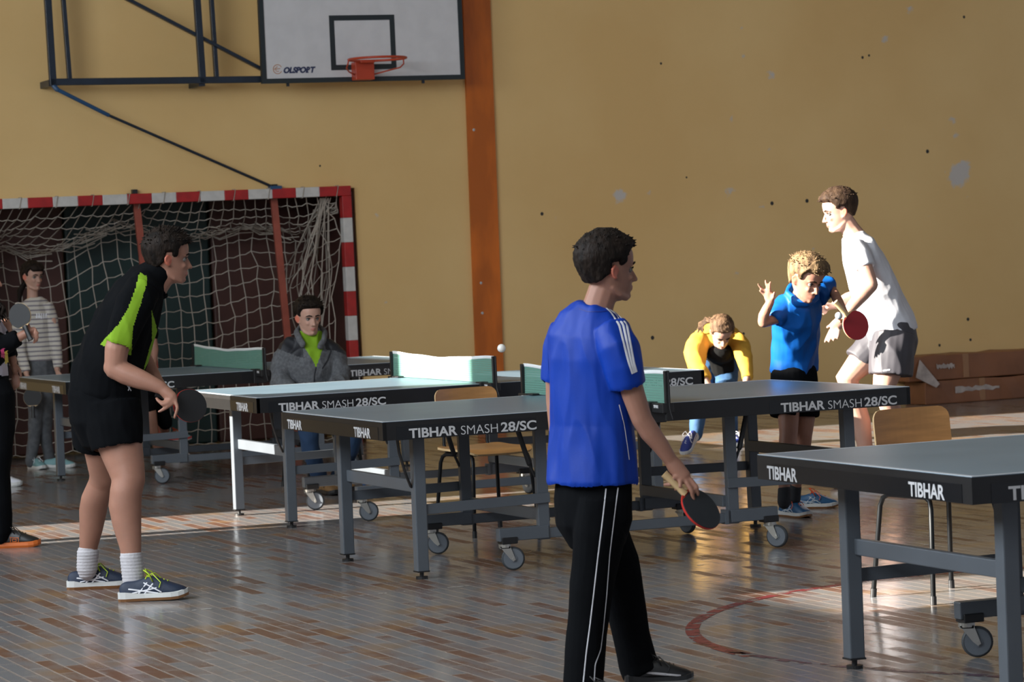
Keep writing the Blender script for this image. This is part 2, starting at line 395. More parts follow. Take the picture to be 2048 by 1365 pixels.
GI = goal.matrix_world.inverted()
for (x0, y0, x1) in ((272, 402, 328), (547, 396, 598)):
    a = GI @ wallpt(x0, y0, WV+.06); b = GI @ wallpt(x1, 905, WV+.35); k = a.z/(a.z-b.z); b = a+(b-a)*k
    one('net_support', M_support, goal, lambda bm: bar(bm, a, b, .055, .03, (0, 1, 0)))
for x0, y0 in ((268, 378), (548, 370)):
    a = GI @ wallpt(x0, y0, WV-.02)
    one('hook', M_dark, goal, lambda bm: box(bm, (a.x-.02, a.y-.03, gz-.002), (a.x+.02, a.y+.03, gz+.035)))
def goal_net():
    rnd = random.Random(3); cols = 35; rt = 7; rb = 14
    path = [(U0+.12, WV+.03), (U0+.2, WV+.78), (gu-.62, WV+.80), (gu-.36, WV+.70), (gu-.10, WV+.06)]
    acc = [0]
    for a, b in zip(path, path[1:]): acc.append(acc[-1]+math.dist(a, b))
    def pos(s):
        d = s*acc[-1]
        for i in range(len(path)-1):
            if d <= acc[i+1]+1e-9:
                t = (d-acc[i])/(acc[i+1]-acc[i]); return (path[i][0]*(1-t)+path[i+1][0]*t, path[i][1]*(1-t)+path[i+1][1]*t)
        return path[-1]
    G = []
    for i in range(cols+1):
        s = i/cols; bu, bv = pos(s); tu = U0+.1+(gu-.2-U0)*s; colm = []
        sag = .10+.17*abs(math.sin(math.pi*min(1, s*1.02)*2.0))*(1 if s < .55 else .55) + .05*math.sin(s*23)
        ztop = gz-.14-sag if s < .93 else gz-.12-sag*.3
        for j in range(rt+1):
            t = j/rt
            z = (gz-.07)*(1-t)+ztop*t - .10*math.sin(math.pi*t)
            colm.append(Vector((tu*(1-t)+bu*t, (WV+.02)*(1-t)+bv*t, z)))
        for j in range(1, rb+1):
            t = j/rb
            rise = .34*max(0, (s-.62)/.38)**1.6*math.sin(math.pi*min(1, t*1.0))
            wavy = -.09*math.sin(math.pi*min(1, s/.62))*math.sin(math.pi*t)
            z = ztop*(1-t)+.03*t + rise + wavy
            du = -.10*math.sin(t*3)*(s-.4) + .10*max(0, (s-.7)/.3)*math.sin(9*t+s*30)*(1-t)
            dv = -.22*math.sin(math.pi*t)*math.sin(math.pi*s)
            colm.append(Vector((bu+du, bv+dv-.12*t, max(.02, z))))
        G.append([p+Vector((rnd.gauss(0, .008), rnd.gauss(0, .012), rnd.gauss(0, .008))) for p in colm])
    bm = B_()
    def th(a, b, r=.0046):
        m_ = (a+b)/2 - Vector((0, 0, .012 if abs((a-b).z) < .06 else 0))
        pts = [gl(*a), gl(*m_), gl(*b)]
        tube(bm, pts, r, n=3, round_caps=False)
    for i in range(cols+1):
        for j in range(rt+rb):
            th(G[i][j], G[i][j+1])
            if i < cols: th(G[i][j+1], G[i+1][j+1])
    # slack cords gathered at the right corner and along the top
    for k in range(16):
        s0 = rnd.uniform(.02, .10); a = Vector((gu-.11-s0*1.2, WV+.05, gz-.09)); b = Vector((gu-.14-rnd.uniform(0, .34), WV+rnd.uniform(.1, .55), rnd.uniform(.5, 1.6)))
        m_ = (a+b)/2+Vector((rnd.uniform(-.08, .08), 0, rnd.uniform(-.1, .05))); tube(bm, [gl(*a), gl(*m_), gl(*b)], .005, n=3, round_caps=False)
    for k in range(26):
        s0 = rnd.random()**.8; u_ = U0+.15+(gu-.4-U0)*s0; i = int(s0*(cols-1)); p = G[i][rt]
        a = p+Vector((0, -.02, .03)); b = G[min(cols, i+3)][rt-1]+Vector((0, 0, rnd.uniform(-.08, .02)))
        tube(bm, [gl(*a), gl(*((a+b)/2-Vector((0, 0, rnd.uniform(.02, .08))))), gl(*b)], .006, n=3, round_caps=False)
    # ties around the crossbar
    for k in range(11):
        u_ = gu-.12-k*.29; x = u_-(gu-1.5)
        tube(bm, [(x, .025, gz-.085), (x-.01, -.066, gz-.085), (x+.01, -.066, gz+.004), (x, .025, gz+.004)], .004, n=3, round_caps=False)
    return link_mesh('net', bm, M_net, goal)
goal_net()
def box_on_v(name): pass
# ------------------------------------------------------------------ basketball hoop on its wall frame
M_board = mat('backboard_white', (.66, .65, .66), .35, var=.04)
M_navy = mat('dark_blue_steel', (.012, .022, .040), .4, var=.3)
M_blue = mat('blue_steel', (.022, .085, .20), .4, var=.2)
M_rim = mat('orange_red_steel', (.50, .055, .018), .4)
M_border = mat('backboard_black_tape', (.016, .024, .028), .5)
VB = WV-.38
hoop = empty('basketball_hoop', wallpt(725, 165, WV), 0, 'basketball hoop and white backboard on a blue steel frame high on the wall', 'basketball hoop')
bpy.context.view_layer.update(); HI = Matrix.Translation(-hoop.location)
def hp(px, py, v=VB): return wallpt(px, py, v)-hoop.location
BL, BR, TL = hp(524.5, 167.5), hp(930, 158.5), hp(509.5, -100)
ex = (BR-BL).normalized(); ey = (TL-BL); ey = (ey-ex*ey.dot(ex)).normalized(); ez = ex.cross(ey)
bw = (BR-BL).length; bh = 1.06
BM = frame_m(BL, ex, ey, ez)
if ez.dot(EV) > 0: ez = -ez; BM = frame_m(BL, ex, ey, ez)
one('backboard', M_board, hoop, lambda bm: box(bm, (0.03, 0.03, -.03), (bw-.03, bh-.03, 0), BM))
def bord(bm):
    t = .038
    for a, b in (((0, 0), (bw, t)), ((0, bh-t), (bw, bh)), ((0, t), (t, bh-t)), ((bw-t, t), (bw, bh-t))): box(bm, (a[0], a[1], -.036), (b[0], b[1], .006), BM)
one('border', M_border, hoop, bord)
def bxy(px, py):
    p = BM.inverted() @ hp(px, py); return p.x, p.y
def targ(bm):
    (x0, y1) = bxy(657.5, 31); (x1, y0) = bxy(793, 138); t = .042
    for a, b in (((x0, y0), (x1, y0+t)), ((x0, y1-t), (x1, y1)), ((x0, y0+t), (x0+t, y1-t)), ((x1-t, y0+t), (x1, y1-t))): box(bm, (a[0], a[1], 0), (b[0], b[1], .0025), BM)
one('target_square', M_border, hoop, targ)
lx, ly = bxy(566, 147)
text_mesh('lettering', 'OLSPORT', mat('navy_print', (.02, .03, .09), .5), hoop, .062, width=.262, bold=.0035, M=BM @ Matrix.Translation((lx, ly, .001)) @ Matrix(((1, .25, 0, 0), (0, 1, 0, 0), (0, 0, 1, 0), (0, 0, 0, 1))))
cx_, cy_ = bxy(555, 138.5)
def logo(bm):
    for r0, a0, a1 in ((.036, 30, 330), (.018, 90, 300)):
        tube(bm, [BM @ Vector((cx_+r0*math.cos(R(a)), cy_+r0*math.sin(R(a)), .002)) for a in np.linspace(a0, a1, 22)], .003, n=4)
    tube(bm, [BM @ Vector((cx_-.035, cy_, .002)), BM @ Vector((cx_+.02, cy_+.004, .002))], .003, n=4)
one('emblem', mat('pale_orange_print', (.62, .33, .20), .5), hoop, logo)
# rim, its bracket and braces
bc = BM.inverted() @ hp(722, 130); rz = bc.y
RC = Vector((bc.x+.01, rz+.022, .375))
def rimf(bm): tube(bm, [BM @ (RC+Vector((.229*math.cos(a), 0, .229*math.sin(a)))) for a in np.linspace(0, 2*math.pi, 41)], .010, n=8, caps=False)
one('rim', M_rim, hoop, rimf, smooth=True)
def brk(bm):
    box(bm, (bc.x-.085, rz-.125, .0), (bc.x+.075, rz+.02, .11), BM); box(bm, (bc.x-.06, rz+.005, .10), (bc.x+.06, rz+.03, .17), BM)
one('rim_bracket', M_rim, hoop, brk, bevel=.006)
for s in (-1, 1):
    one('rim_brace', M_rim, hoop, lambda bm: tube(bm, [BM @ Vector(p) for p in ((bc.x+s*.07, rz-.085, .05), (bc.x+s*.16, rz-.062, .16), (bc.x+s*.226, rz-.045, .30), (bc.x+s*.235, rz-.02, .36), (bc.x+s*.229, rz+.02, .375))], .006, n=8), smooth=True)
for px_ in (577, 848):
    one('bolt', M_navy, hoop, lambda bm: box(bm, (bxy(px_, 167)[0]-.01, -.025, -.03), (bxy(px_, 167)[0]+.01, 0, -.01), BM))
VF = WV-.30
def fb(name, p, q, wd, m_, v=VF, dp=.05):
    a, b = hp(*p, v), hp(*q, v); one(name, m_, hoop, lambda bm: bar(bm, a, b, dp, wd, EV.cross((b-a).normalized())), bevel=.004)
def fbar(name, p, q, wpx, m_, v=VF):
    a, b = hp(*p, v), hp(*q, v); t = (b-a).normalized(); s = EV.cross(t)
    one(name, m_, hoop, lambda bm: bar(bm, a, b, .05, wpx/245, s), bevel=.004)
fbar('frame_bar', (91, -70), (106, 172), 13, M_navy)
fbar('frame_bar', (100, 164.5), (520, 159), 13, M_navy)
fbar('frame_bar', (121, -70), (139, 158), 8, M_navy, VF+.06)
fbar('frame_bar', (389, -70), (405, 166), 13, M_navy)
fbar('frame_bar', (418, -70), (433, 158), 8, M_navy, VF+.06)
fbar('frame_bar', (91, -66), (512, -72), 13, M_navy)
fbar('frame_brace', (120, -72), (530, 142), 6.5, M_navy, VF+.03)
for p in ((104, 166), (404, 166)):
    a = hp(*p, VF); one('wall_stay', M_navy, hoop, lambda bm: bar(bm, a, a+EV*.30, .05, .05))
a, b, c = hp(114, 179, VF-.02), hp(218, 231, VF+.05), hp(550, 376, WV-.03)
one('strut_sleeve', M_blue, hoop, lambda bm: tube(bm, [a, b], .016, n=12, round_caps=False))
one('strut', M_navy, hoop, lambda bm: tube(bm, [b-(c-b)*.02, c], .0115, n=12), smooth=True)
a2 = hp(104, 168, VF); one('strut_joint', M_blue, hoop, lambda bm: tube(bm, [a2, a], .02, n=10))
one('strut_plate', M_blue, hoop, lambda bm: bar(bm, c-ex*.05, c+ex*.05, .06, .03))

# ------------------------------------------------------------------ table tennis tables
TL_, TW_, TZ = 1.37, .7625, .76
def tabletop_material():
    m = bpy.data.materials.new('matt_slate_blue_tabletop'); m.use_nodes = True; nt = m.node_tree; N = nt.nodes; L = nt.links; b = N['Principled BSDF']
    tc = N.new('ShaderNodeTexCoord'); nz = N.new('ShaderNodeTexNoise'); nz.inputs['Scale'].default_value = 2.5; nz.inputs['Detail'].default_value = 6; L.new(tc.outputs['Object'], nz.inputs['Vector'])
    rp = N.new('ShaderNodeValToRGB'); e = rp.color_ramp.elements; e[0].position = .3; e[0].color = (.115, .18, .235, 1); e[1].position = .7; e[1].color = (.14, .21, .268, 1)
    L.new(nz.outputs['Fac'], rp.inputs[0]); L.new(rp.outputs[0], b.inputs['Base Color'])
    b.inputs['Roughness'].default_value = .36; b.inputs['Specular IOR Level'].default_value = .5
    n3 = N.new('ShaderNodeTexNoise'); n3.inputs['Scale'].default_value = 260; L.new(tc.outputs['Object'], n3.inputs['Vector'])
    bp = N.new('ShaderNodeBump'); bp.inputs['Strength'].default_value = .12; bp.inputs['Distance'].default_value = .001; L.new(n3.outputs['Fac'], bp.inputs['Height']); L.new(bp.outputs[0], b.inputs['Normal'])
    return m
M_top = tabletop_material()
M_line = mat('white_line_paint', (.50, .54, .58), .4)
M_apron = mat('satin_black_edge', (.0095, .0095, .0105), .42, var=.2)
M_stick = mat('gloss_black_sticker', (.007, .008, .010), .28)
M_steel = mat('grey_powder_coated_steel', (.105, .12, .138), .38, var=.12, vscale=3)
M_chrome = mat('zinc_plated_steel', (.55, .54, .50), .28, metal=.85)
M_wheel = mat('grey_rubber_wheel', (.12, .135, .155), .5)
M_tyre = mat('dark_rubber_tyre', (.045, .05, .055), .6)
M_hubw = mat('pale_grey_wheel', (.38, .41, .43), .5)
M_letter = mat('silver_white_print', (.58, .58, .59), .5)
M_nylon = mat('black_nylon_strap', (.009, .009, .010), .5)
A_, B2, C_ = 1.135, .543, .50
def quarter(root, sx, sy):
    # outer leg with its adjustable foot
    lg = one('leg', M_steel, root, lambda bm: bar(bm, (sx*A_, sy*B2, .035), (sx*(A_-.006), sy*B2, TZ-.06), .058, .058, (0, 1, 0)), bevel=.005)
    one('levelling_foot', M_dark, lg, lambda bm: (cyl(bm, (sx*A_, sy*B2, 0), (sx*A_, sy*B2, .012), .029, 18), cyl(bm, (sx*A_, sy*B2, .012), (sx*A_, sy*B2, .04), .010, 12), box(bm, (sx*A_-.031, sy*B2-.031, .033), (sx*A_+.031, sy*B2+.031, .039))))
    one('upright', M_steel, root, lambda bm: bar(bm, (sx*C_, sy*.515, .135), (sx*C_, sy*.515, TZ-.06), .058, .034, (0, 1, 0)), bevel=.004)
    one('side_strut', M_steel, root, lambda bm: bar(bm, (sx*(A_-.03), sy*(B2+.012), .325), (sx*(C_-.03), sy*(.515+.024), .335), .012, .048), bevel=.002)
    ca = one('castor_arm', M_steel, root, lambda bm: (bar(bm, (sx*(C_-.02), sy*.515, .172), (sx*.735, sy*.515, .172), .05, .062)), bevel=.004)
    one('end_cap', M_dark, ca, lambda bm: box(bm, (sx*.69-.035, sy*.515-.034, .128), (sx*.69+.045, sy*.515+.034, .160)), bevel=.004)
    cs = empty('castor', (sx*.70, sy*.515, 0), {(-1, -1): -.30, (-1, 1): -.42, (1, -1): -.85, (1, 1): -1.2}[(sx, sy)]); cs.parent = root
    def fork(bm):
        cyl(bm, (0, 0, .112), (0, 0, .128), .030, 18)
        for s in (-1, 1):
            pts = [(-.026, .118), (.024, .118), (.047, .052), (.036, .045), (.018, .060)]
            f = [bm.verts.new((x, s*.021, z)) for x, z in pts]; k = [bm.verts.new((x, s*.024, z)) for x, z in pts]
            bm.faces.new(f); bm.faces.new(k)
            for i in range(5): bm.faces.new((f[i], f[(i+1) % 5], k[(i+1) % 5], k[i]))
        box(bm, (-.026, -.024, .108), (.024, .024, .118)); cyl(bm, (.036, -.028, .0575), (.036, .028, .0575), .006, 10)
    one('fork', M_chrome, cs, fork)
    def wheel(bm):
        cyl(bm, (.036, -.0145, .0575), (.036, .0145, .0575), .047, 28, 1); cyl(bm, (.036, -.0175, .0575), (.036, .0175, .0575), .018, 20, 1)
        tube(bm, [(.036+.047*math.cos(a), 0, .0575+.047*math.sin(a)) for a in np.linspace(0, 2*math.pi, 33)], [(.0095, .013)]*33, n=10, side=Vector((0, 1, 0)).cross(Vector((1, 0, 0))), caps=False, mi=0)
    one('wheel', [M_tyre, M_wheel], cs, wheel, smooth=False)
def make_table():
    root = empty('table_tennis_table', (0, 0, 0))
    for sx in (-1, 1):
        x0, x1 = (-TL_, -.006) if sx < 0 else (.006, TL_)
        def top(bm):
            box(bm, (x0, -TW_, TZ-.024), (x1, TW_, TZ-.002), mi=0)
        tp = one('tabletop', M_top, root, top)
        def lines(bm):
            z0, z1 = TZ-.002, TZ; t = .02
            xe = (x0, x0+t) if sx < 0 else (x1-t, x1)
            box(bm, (xe[0], -TW_, z0), (xe[1], TW_, z1)); o0, o1 = (x0+t, x1) if sx < 0 else (x0, x1-t)
            box(bm, (o0, -TW_, z0), (o1, -TW_+t, z1)); box(bm, (o0, TW_-t, z0), (o1, TW_, z1)); box(bm, (o0, -.0015, z0), (o1, .0015, z0+.0008))
        one('line_marking', M_line, tp, lines)
        def playing(bm): box(bm, (x0+.02 if sx < 0 else x0, -TW_+.02, TZ-.0021), (x1 if sx < 0 else x1-.02, TW_-.02, TZ-.0006))
        one('playing_surface', M_top, tp, playing)
        def apr(bm):
            zt, zb_ = TZ-.0035, TZ-.088; t = .018; e = .002
            box(bm, (x0, -TW_-e, zb_), (x1, -TW_+t, zt)); box(bm, (x0, TW_-t, zb_), (x1, TW_+e, zt))
            if sx < 0: box(bm, (x0-e, -TW_-e, zb_), (x0+t, TW_+e, zt))
            else: box(bm, (x1-t, -TW_-e, zb_), (x1+e, TW_+e, zt))
        one('apron', M_apron, root, apr)
        # cross bar between the outer legs and between the uprights
        one('cross_bar', M_steel, root, lambda bm: bar(bm, (sx*(A_-.02), -B2, .430), (sx*(A_-.02), B2, .430), .03, .058), bevel=.004)
        one('frame_rail', M_steel, root, lambda bm: bar(bm, (sx*.47, -.50, .245), (sx*.47, .50, .245), .03, .055), bevel=.004)
        for sy in (-1, 1):
            quarter(root, sx, sy)
            if sx < 0 and sy < 0: one('tilt_strap', M_nylon, root, lambda bm: tube(bm, [(sx*1.25, sy*.60, TZ-.05), (sx*1.235, sy*.59, .60), (sx*1.20, sy*.565, .50), (sx*1.165, sy*.53, .435)], [(.013, .006)]*4, n=8))
            one('lock_rod', M_dark, root, lambda bm: (tube(bm, [(sx*.62, sy*.50, TZ-.04), (sx*.555, sy*.51, .50)], .013, n=8), tube(bm, [(sx*.555, sy*.51, .50), (sx*.53, sy*.51, .44)], .007, n=8)))
    for sy in (-1, 1):
        one('lower_rail', M_steel, root, lambda bm: bar(bm, (-C_+.02, sy*.515, .165), (C_-.02, sy*.515, .165), .03, .048), bevel=.004)
        one('hinge_bracket', M_steel, root, lambda bm: box(bm, (C_-.05, sy*.515-.03, .135), (C_-.035, sy*.515+.03, .205)))
    # near-side and end stickers with lettering (both long sides, both ends)
    for rot in (0, math.pi):
        Rm = Matrix.Rotation(rot, 4, 'Z')
        for xs_ in (-1.275, .632):
            one('sticker', M_stick, root, lambda bm: box(bm, (xs_-.03, -TW_-.0035, TZ-.0895), (xs_+.66, -TW_-.0015, TZ-.026), Rm))
            Mx = lambda x: Rm @ frame_m((x, -TW_-.0036, TZ-.0835), (1, 0, 0), (0, 0, 1), (0, -1, 0))
            text_mesh('lettering', 'TIBHAR', M_letter, root, .060, width=.238, bold=.0016, M=Mx(xs_+.030))
            text_mesh('lettering', 'SMASH', M_letter, root, .060, width=.183, bold=-.0006, M=Mx(xs_+.286))
            text_mesh('lettering', '28/SC', M_letter, root, .060, width=.178, bold=.0012, M=Mx(xs_+.485))
        one('sticker', M_stick, root, lambda bm: box(bm, (-TL_-.0035, -TW_+.06, TZ-.086), (-TL_-.0015, TW_-.12, TZ-.027), Rm))
        for yc in (.565, -.475):
            text_mesh('lettering', 'TIBHAR', M_letter, root, .064, width=.235, bold=.0016, M=Rm @ frame_m((-TL_-.0036, yc+.1175, TZ-.0835), (0, -1, 0), (0, 0, 1), (-1, 0, 0)))
    return root
M_tape = mat('white_net_tape', (.78, .80, .80), .6)
def net_material():
    m = bpy.data.materials.new('green_net_mesh'); m.use_nodes = True; nt = m.node_tree; N = nt.nodes; L = nt.links; b = N['Principled BSDF']
    b.inputs['Base Color'].default_value = (.16, .36, .29, 1); b.inputs['Roughness'].default_value = .8
    tr = N.new('ShaderNodeBsdfTranslucent'); tr.inputs[0].default_value = (.22, .45, .36, 1)
    mx = N.new('ShaderNodeMixShader'); mx.inputs[0].default_value = .35; L.new(b.outputs[0], mx.inputs[1]); L.new(tr.outputs[0], mx.inputs[2])
    tp = N.new('ShaderNodeBsdfTransparent'); mx2 = N.new('ShaderNodeMixShader')
    tc = N.new('ShaderNodeTexCoord'); wv = N.new('ShaderNodeTexBrick'); wv.inputs['Scale'].default_value = 1; wv.offset = 0
    wv.inputs['Brick Width'].default_value = .012; wv.inputs['Row Height'].default_value = .012; wv.inputs['Mortar Size'].default_value = .0042; wv.inputs['Mortar Smooth'].default_value = 0
    mp = N.new('ShaderNodeMapping'); mp.inputs['Rotation'].default_value = (0, R(90), R(90)); L.new(tc.outputs['Object'], mp.inputs[0])
    sx = N.new('ShaderNodeSeparateXYZ'); L.new(tc.outputs['Object'], sx.inputs[0]); cb = N.new('ShaderNodeCombineXYZ'); L.new(sx.outputs[1], cb.inputs[0]); L.new(sx.outputs[2], cb.inputs[1]); L.new(cb.outputs[0], wv.inputs['Vector'])
    mr = N.new('ShaderNodeMapRange'); mr.inputs[3].default_value = .22; mr.inputs[4].default_value = 1; L.new(wv.outputs['Fac'], mr.inputs[0])
    L.new(mr.outputs[0], mx2.inputs[0]); L.new(tp.outputs[0], mx2.inputs[1]); L.new(mx.outputs[0], mx2.inputs[2]); L.new(mx2.outputs[0], N['Material Output'].inputs[0])
    return m
M_gnet = net_material()
def make_net():
    root = empty('table_net', (0, 0, 0)); hy = TW_+.145; n = 24
    def wav(t): return .008*math.sin(t*9.0)+.004*math.sin(t*21)
    def nm(bm):
        A = []
        for i in range(n+1):
            t = i/n; y = -hy+2*hy*t; x = .006*math.sin(t*14); top = TZ+.150-.016*math.sin(math.pi*t)+wav(t)*.5
            A.append((bm.verts.new((x*.3, y, TZ+.004)), bm.verts.new((x, y, top))))
        for a, b in zip(A, A[1:]): bm.faces.new((a[0], b[0], b[1], a[1]))
    one('net_mesh', M_gnet, root, nm)
    one('net_tape', M_tape, root, lambda bm: tube(bm, [(.006*math.sin(i/n*14), -hy+2*hy*i/n, TZ+.150-.016*math.sin(math.pi*i/n)+wav(i/n)*.5) for i in range(n+1)], [(.009, .003)]*(n+1), n=8, side=Vector((0, 0, 1))))
    for s in (-1, 1):
        ps = one('net_post', M_dark, root, lambda bm: (box(bm, (-.011, s*hy-.011, TZ-.075), (.011, s*hy+.011, TZ+.158)), tube(bm, [(0, s*(hy+.02), TZ+.158), (0, s*(hy+.022), TZ-.02), (.01, s*(hy+.03), TZ-.07)], .0025, n=6)))
        cl = one('clamp', M_dark, root, lambda bm: (box(bm, (-.04, s*(TW_-.07) if s > 0 else -(TW_+.006), TZ+.001), (.04, s*(TW_+.006) if s > 0 else -(TW_-.07), TZ+.010)), box(bm, (-.03, min(s*(TW_+.004), s*(hy+.01)), TZ-.04), (.03, max(s*(TW_+.004), s*(hy+.01)), TZ+.006)), box(bm, (-.045, min(s*(TW_+.004), s*(TW_+.03)), TZ-.09), (.045, max(s*(TW_+.004), s*(TW_+.03)), TZ+.01))), bevel=.003)
        one('clamp_screw', M_dark, cl, lambda bm: (cyl(bm, (0, s*(TW_-.04), TZ-.13), (0, s*(TW_-.04), TZ-.03), .006, 10), cyl(bm, (0, s*(TW_-.04), TZ-.14), (0, s*(TW_-.04), TZ-.125), .022, 12)))
        text_mesh('lettering', 'TIBHAR', M_letter, root, .02, width=.055, bold=.0008, M=frame_m((-.0305, s*.84+.027, TZ-.018), (0, -1, 0), (0, 0, 1), (-1, 0, 0)))
    return root
TP = [(.3832, 15.4491, .3764), (-.4306, 18.5346, .3638), (-2.048, 22.3511, .3723), (2.402, 10.7667, .3661)]
TLAB = ['middle table tennis table, with the boy in bright blue serving behind its right end',
        'sunlit table tennis table in the second row, right behind the middle one',
        'shaded table tennis table farthest back, standing before the handball goal',
        'nearest table tennis table, cut by the right edge of the photo']
t0 = make_table(); n0 = make_net()
NLAB = ['green net on the middle table, partly hidden by the boy in the blue shirt', 'brightly sunlit green net on the second table', 'shaded green net on the table before the goal']
for i, (x, y, a) in enumerate(TP):
    o = t0 if i == 0 else copy_tree(t0); o.location = (x, y, 0); o.rotation_euler.z = a
    if i == 3:
        for c_ in list(o.children):
            if c_.name.startswith('tilt_strap'): bpy.data.objects.remove(c_)
    tag(o, TLAB[i], 'table tennis table', 'table tennis tables in the hall')
    if i < 3:
        q_ = n0 if i == 0 else copy_tree(n0); q_.location = (x, y, 0); q_.rotation_euler.z = a
        tag(q_, NLAB[i], 'net', 'nets on the table tennis tables')
# ------------------------------------------------------------------ school chairs
M_ply = mat('varnished_beech_plywood', (.54, .265, .085), .35, var=.28, vscale=3, stretch=(1, 1, 9))
M_plyedge = mat('pale_plywood_edge', (.62, .43, .22), .45)
M_tube = mat('black_steel_tube', (.006, .007, .008), .4, spec=.25)
M_cap = mat('blue_rubber_cap', (.03, .12, .35), .5)
def rounded_sheet(bm, fn, nu, nv, w_, h_, rad, th_, nrm):
    """rounded rectangle sheet bent by fn(u, v) -> point; nrm(u, v) gives the thickness direction"""
    F, Bk = [], []
    for i in range(nu+1):
        u = math.sin(math.pi/2*(-1+2*i/nu)); rowf, rowb = [], []
        x = u*w_/2; d = abs(x)-(w_/2-rad); lim = h_/2 if d <= 0 else (h_/2-rad+math.sqrt(max(0, rad*rad-d*d)))
        for j in range(nv+1):
            v = -1+2*j/nv; y = v*lim; p = Vector(fn(x, y)); n_ = Vector(nrm(x, y)).normalized()*th_/2
            rowf.append(bm.verts.new(p+n_)); rowb.append(bm.verts.new(p-n_))
        F.append(rowf); Bk.append(rowb)
    for i in range(nu):
        for j in range(nv):
            bm.faces.new((F[i][j], F[i+1][j], F[i+1][j+1], F[i][j+1])); bm.faces.new((Bk[i][j], Bk[i][j+1], Bk[i+1][j+1], Bk[i+1][j]))
    for i in range(nu):
        for j in (0, nv): bm.faces.new((F[i][j], F[i+1][j], Bk[i+1][j], Bk[i][j])).material_index = 1
    for j in range(nv):
        for i in (0, nu): bm.faces.new((F[i][j], F[i][j+1], Bk[i][j+1], Bk[i][j])).material_index = 1
def make_chair():
    root = empty('school_chair', (0, 0, 0))
    def seat(bm):
        fn = lambda x, y: (x, y, .452+.010*(x/.2)**2-(.030*max(0, (x-.12)/.08)**2)+.006*(abs(y)/.2)**2)
        rounded_sheet(bm, lambda x, y: fn(y, x), 18, 16, .40, .40, .05, .012, lambda x, y: (max(0, (y-.10))*6, 0, 1))
    one('seat', [M_ply, M_plyedge], root, seat)
    def back(bm):
        rounded_sheet(bm, lambda y, z: (-.205-.10*(z+.0)*1.1+.03*(y/.19)**2, y, .688+z), 18, 10, .385, .185, .045, .010, lambda y, z: (1, -.2*y, .12))
    bk_ = one('backrest', [M_ply, M_plyedge], root, back)
    one('rivet', M_tube, bk_, lambda bm: [ell(bm, (-.193, s*.125, .696), (.005, .008, .008), nu=8, nv=6) for s in (-1, 1)])
    for s in (-1, 1):
        y = s*.165
        lf = one('leg', M_tube, root, lambda bm: tube(bm, [(0, y, .432), (.13, y, .432), (.165, y+s*.004, .418), (.18, y+s*.01, .385), (.205, y+s*.035, .02)], .0105, n=10), smooth=True)
        one('foot_cap', M_cap if s > 0 else M_dark, lf, lambda bm: cyl(bm, (.2035, y+s*.0335, .035), (.206, y+s*.036, 0), .013, 12))
        lr = one('leg', M_tube, root, lambda bm: tube(bm, [(0, y, .432), (-.13, y, .432), (-.165, y+s*.004, .418), (-.18, y+s*.01, .385), (-.22, y+s*.035, .02)], .0105, n=10), smooth=True)
        one('foot_cap', M_dark, lr, lambda bm: cyl(bm, (-.2185, y+s*.0335, .035), (-.221, y+s*.036, 0), .013, 12))
        one('back_post', M_tube, root, lambda bm: tube(bm, [(-.13, s*.135, .432), (-.185, s*.135, .445), (-.205, s*.135, .48), (-.197, s*.135, .60), (-.219, s*.13, .765)], .0095, n=10), smooth=True)
    one('cross_tube', M_tube, root, lambda bm: [tube(bm, [(x, -.165, .432), (x, .165, .432)], .009, n=8) for x in (-.1, .1)])
    return root
ch = make_chair()
CH = [(-.175, 16.74, R(-60), 'wooden school chair behind the middle table, seen between its legs'),
      (1.742, 12.87, R(-62), 'wooden school chair behind the nearest table, at the right'),
      (-1.30, 20.75, R(-62), 'school chair on which the boy in the grey jacket sits')]
for i, (x, y, a, lb) in enumerate(CH):
    o = ch if i == 0 else copy_tree(ch); o.location = (x, y, 0); o.rotation_euler.z = a; tag(o, lb, 'chair', 'school chairs between the tables')
# ------------------------------------------------------------------ long cardboard parcels by the wall
M_card = mat('brown_cardboard', (.27, .105, .045), .45, var=.3, vscale=2.5)
M_card2 = mat('brown_packing_tape', (.33, .16, .07), .2)
M_paper = mat('torn_pale_paper', (.50, .42, .38), .7, var=.3, vscale=12)
CX = ground(1852, 811)
def parcel(z0, z1, dx, yaw, lab, seed):
    root = empty('cardboard_box', CX+Vector((0, 0, z0)), yaw, lab, 'box', 'long cardboard boxes by the end wall'); rnd = random.Random(seed); h = z1-z0; L_, D_ = 2.6, .34
    def f(bm):
        n = 20; prof = [(0, 0), (D_, 0), (D_, h), (0, h)]; rings = []
        for i in range(n+1):
            x = dx+L_*i/n; rings.append([bm.verts.new((x, a+rnd.gauss(0, .004), max(.001, b+(rnd.gauss(0, .005) if b > 0 else 0)))) for a, b in prof])
        for a, b in zip(rings, rings[1:]):
            for k in range(4): bm.faces.new((a[k], a[(k+1) % 4], b[(k+1) % 4], b[k]))
        bm.faces.new(rings[0]); bm.faces.new(rings[-1])
    one('carton', M_card, root, f, bevel=.008)
    one('packing_tape', M_card2, root, lambda bm: box(bm, (dx+.55, -.004, .01), (dx+.61, -.001, h)))
    def torn(bm):
        x0, zz = (dx+.28, h*.55) if seed == 1 else (dx+.30, h*.55); up, lo = [], []
        for i in range(14):
            x = x0+i*(.035 if seed == 2 else .014); up.append(bm.verts.new((x, -.006, zz+rnd.uniform(.01, .035)))); lo.append(bm.verts.new((x, -.006, zz-rnd.uniform(.005, .035))))
        for i in range(13): bm.faces.new((lo[i], lo[i+1], up[i+1], up[i]))
    one('torn_label', M_paper, root, torn)
    return root
parcel(0, .205, 0, TH+.05, 'long brown cardboard box on the floor by the wall, lower of the pair', 2)
up_ = parcel(.208, .425, -.16, TH+.045, 'long brown cardboard box stacked on the lower one by the wall', 1)
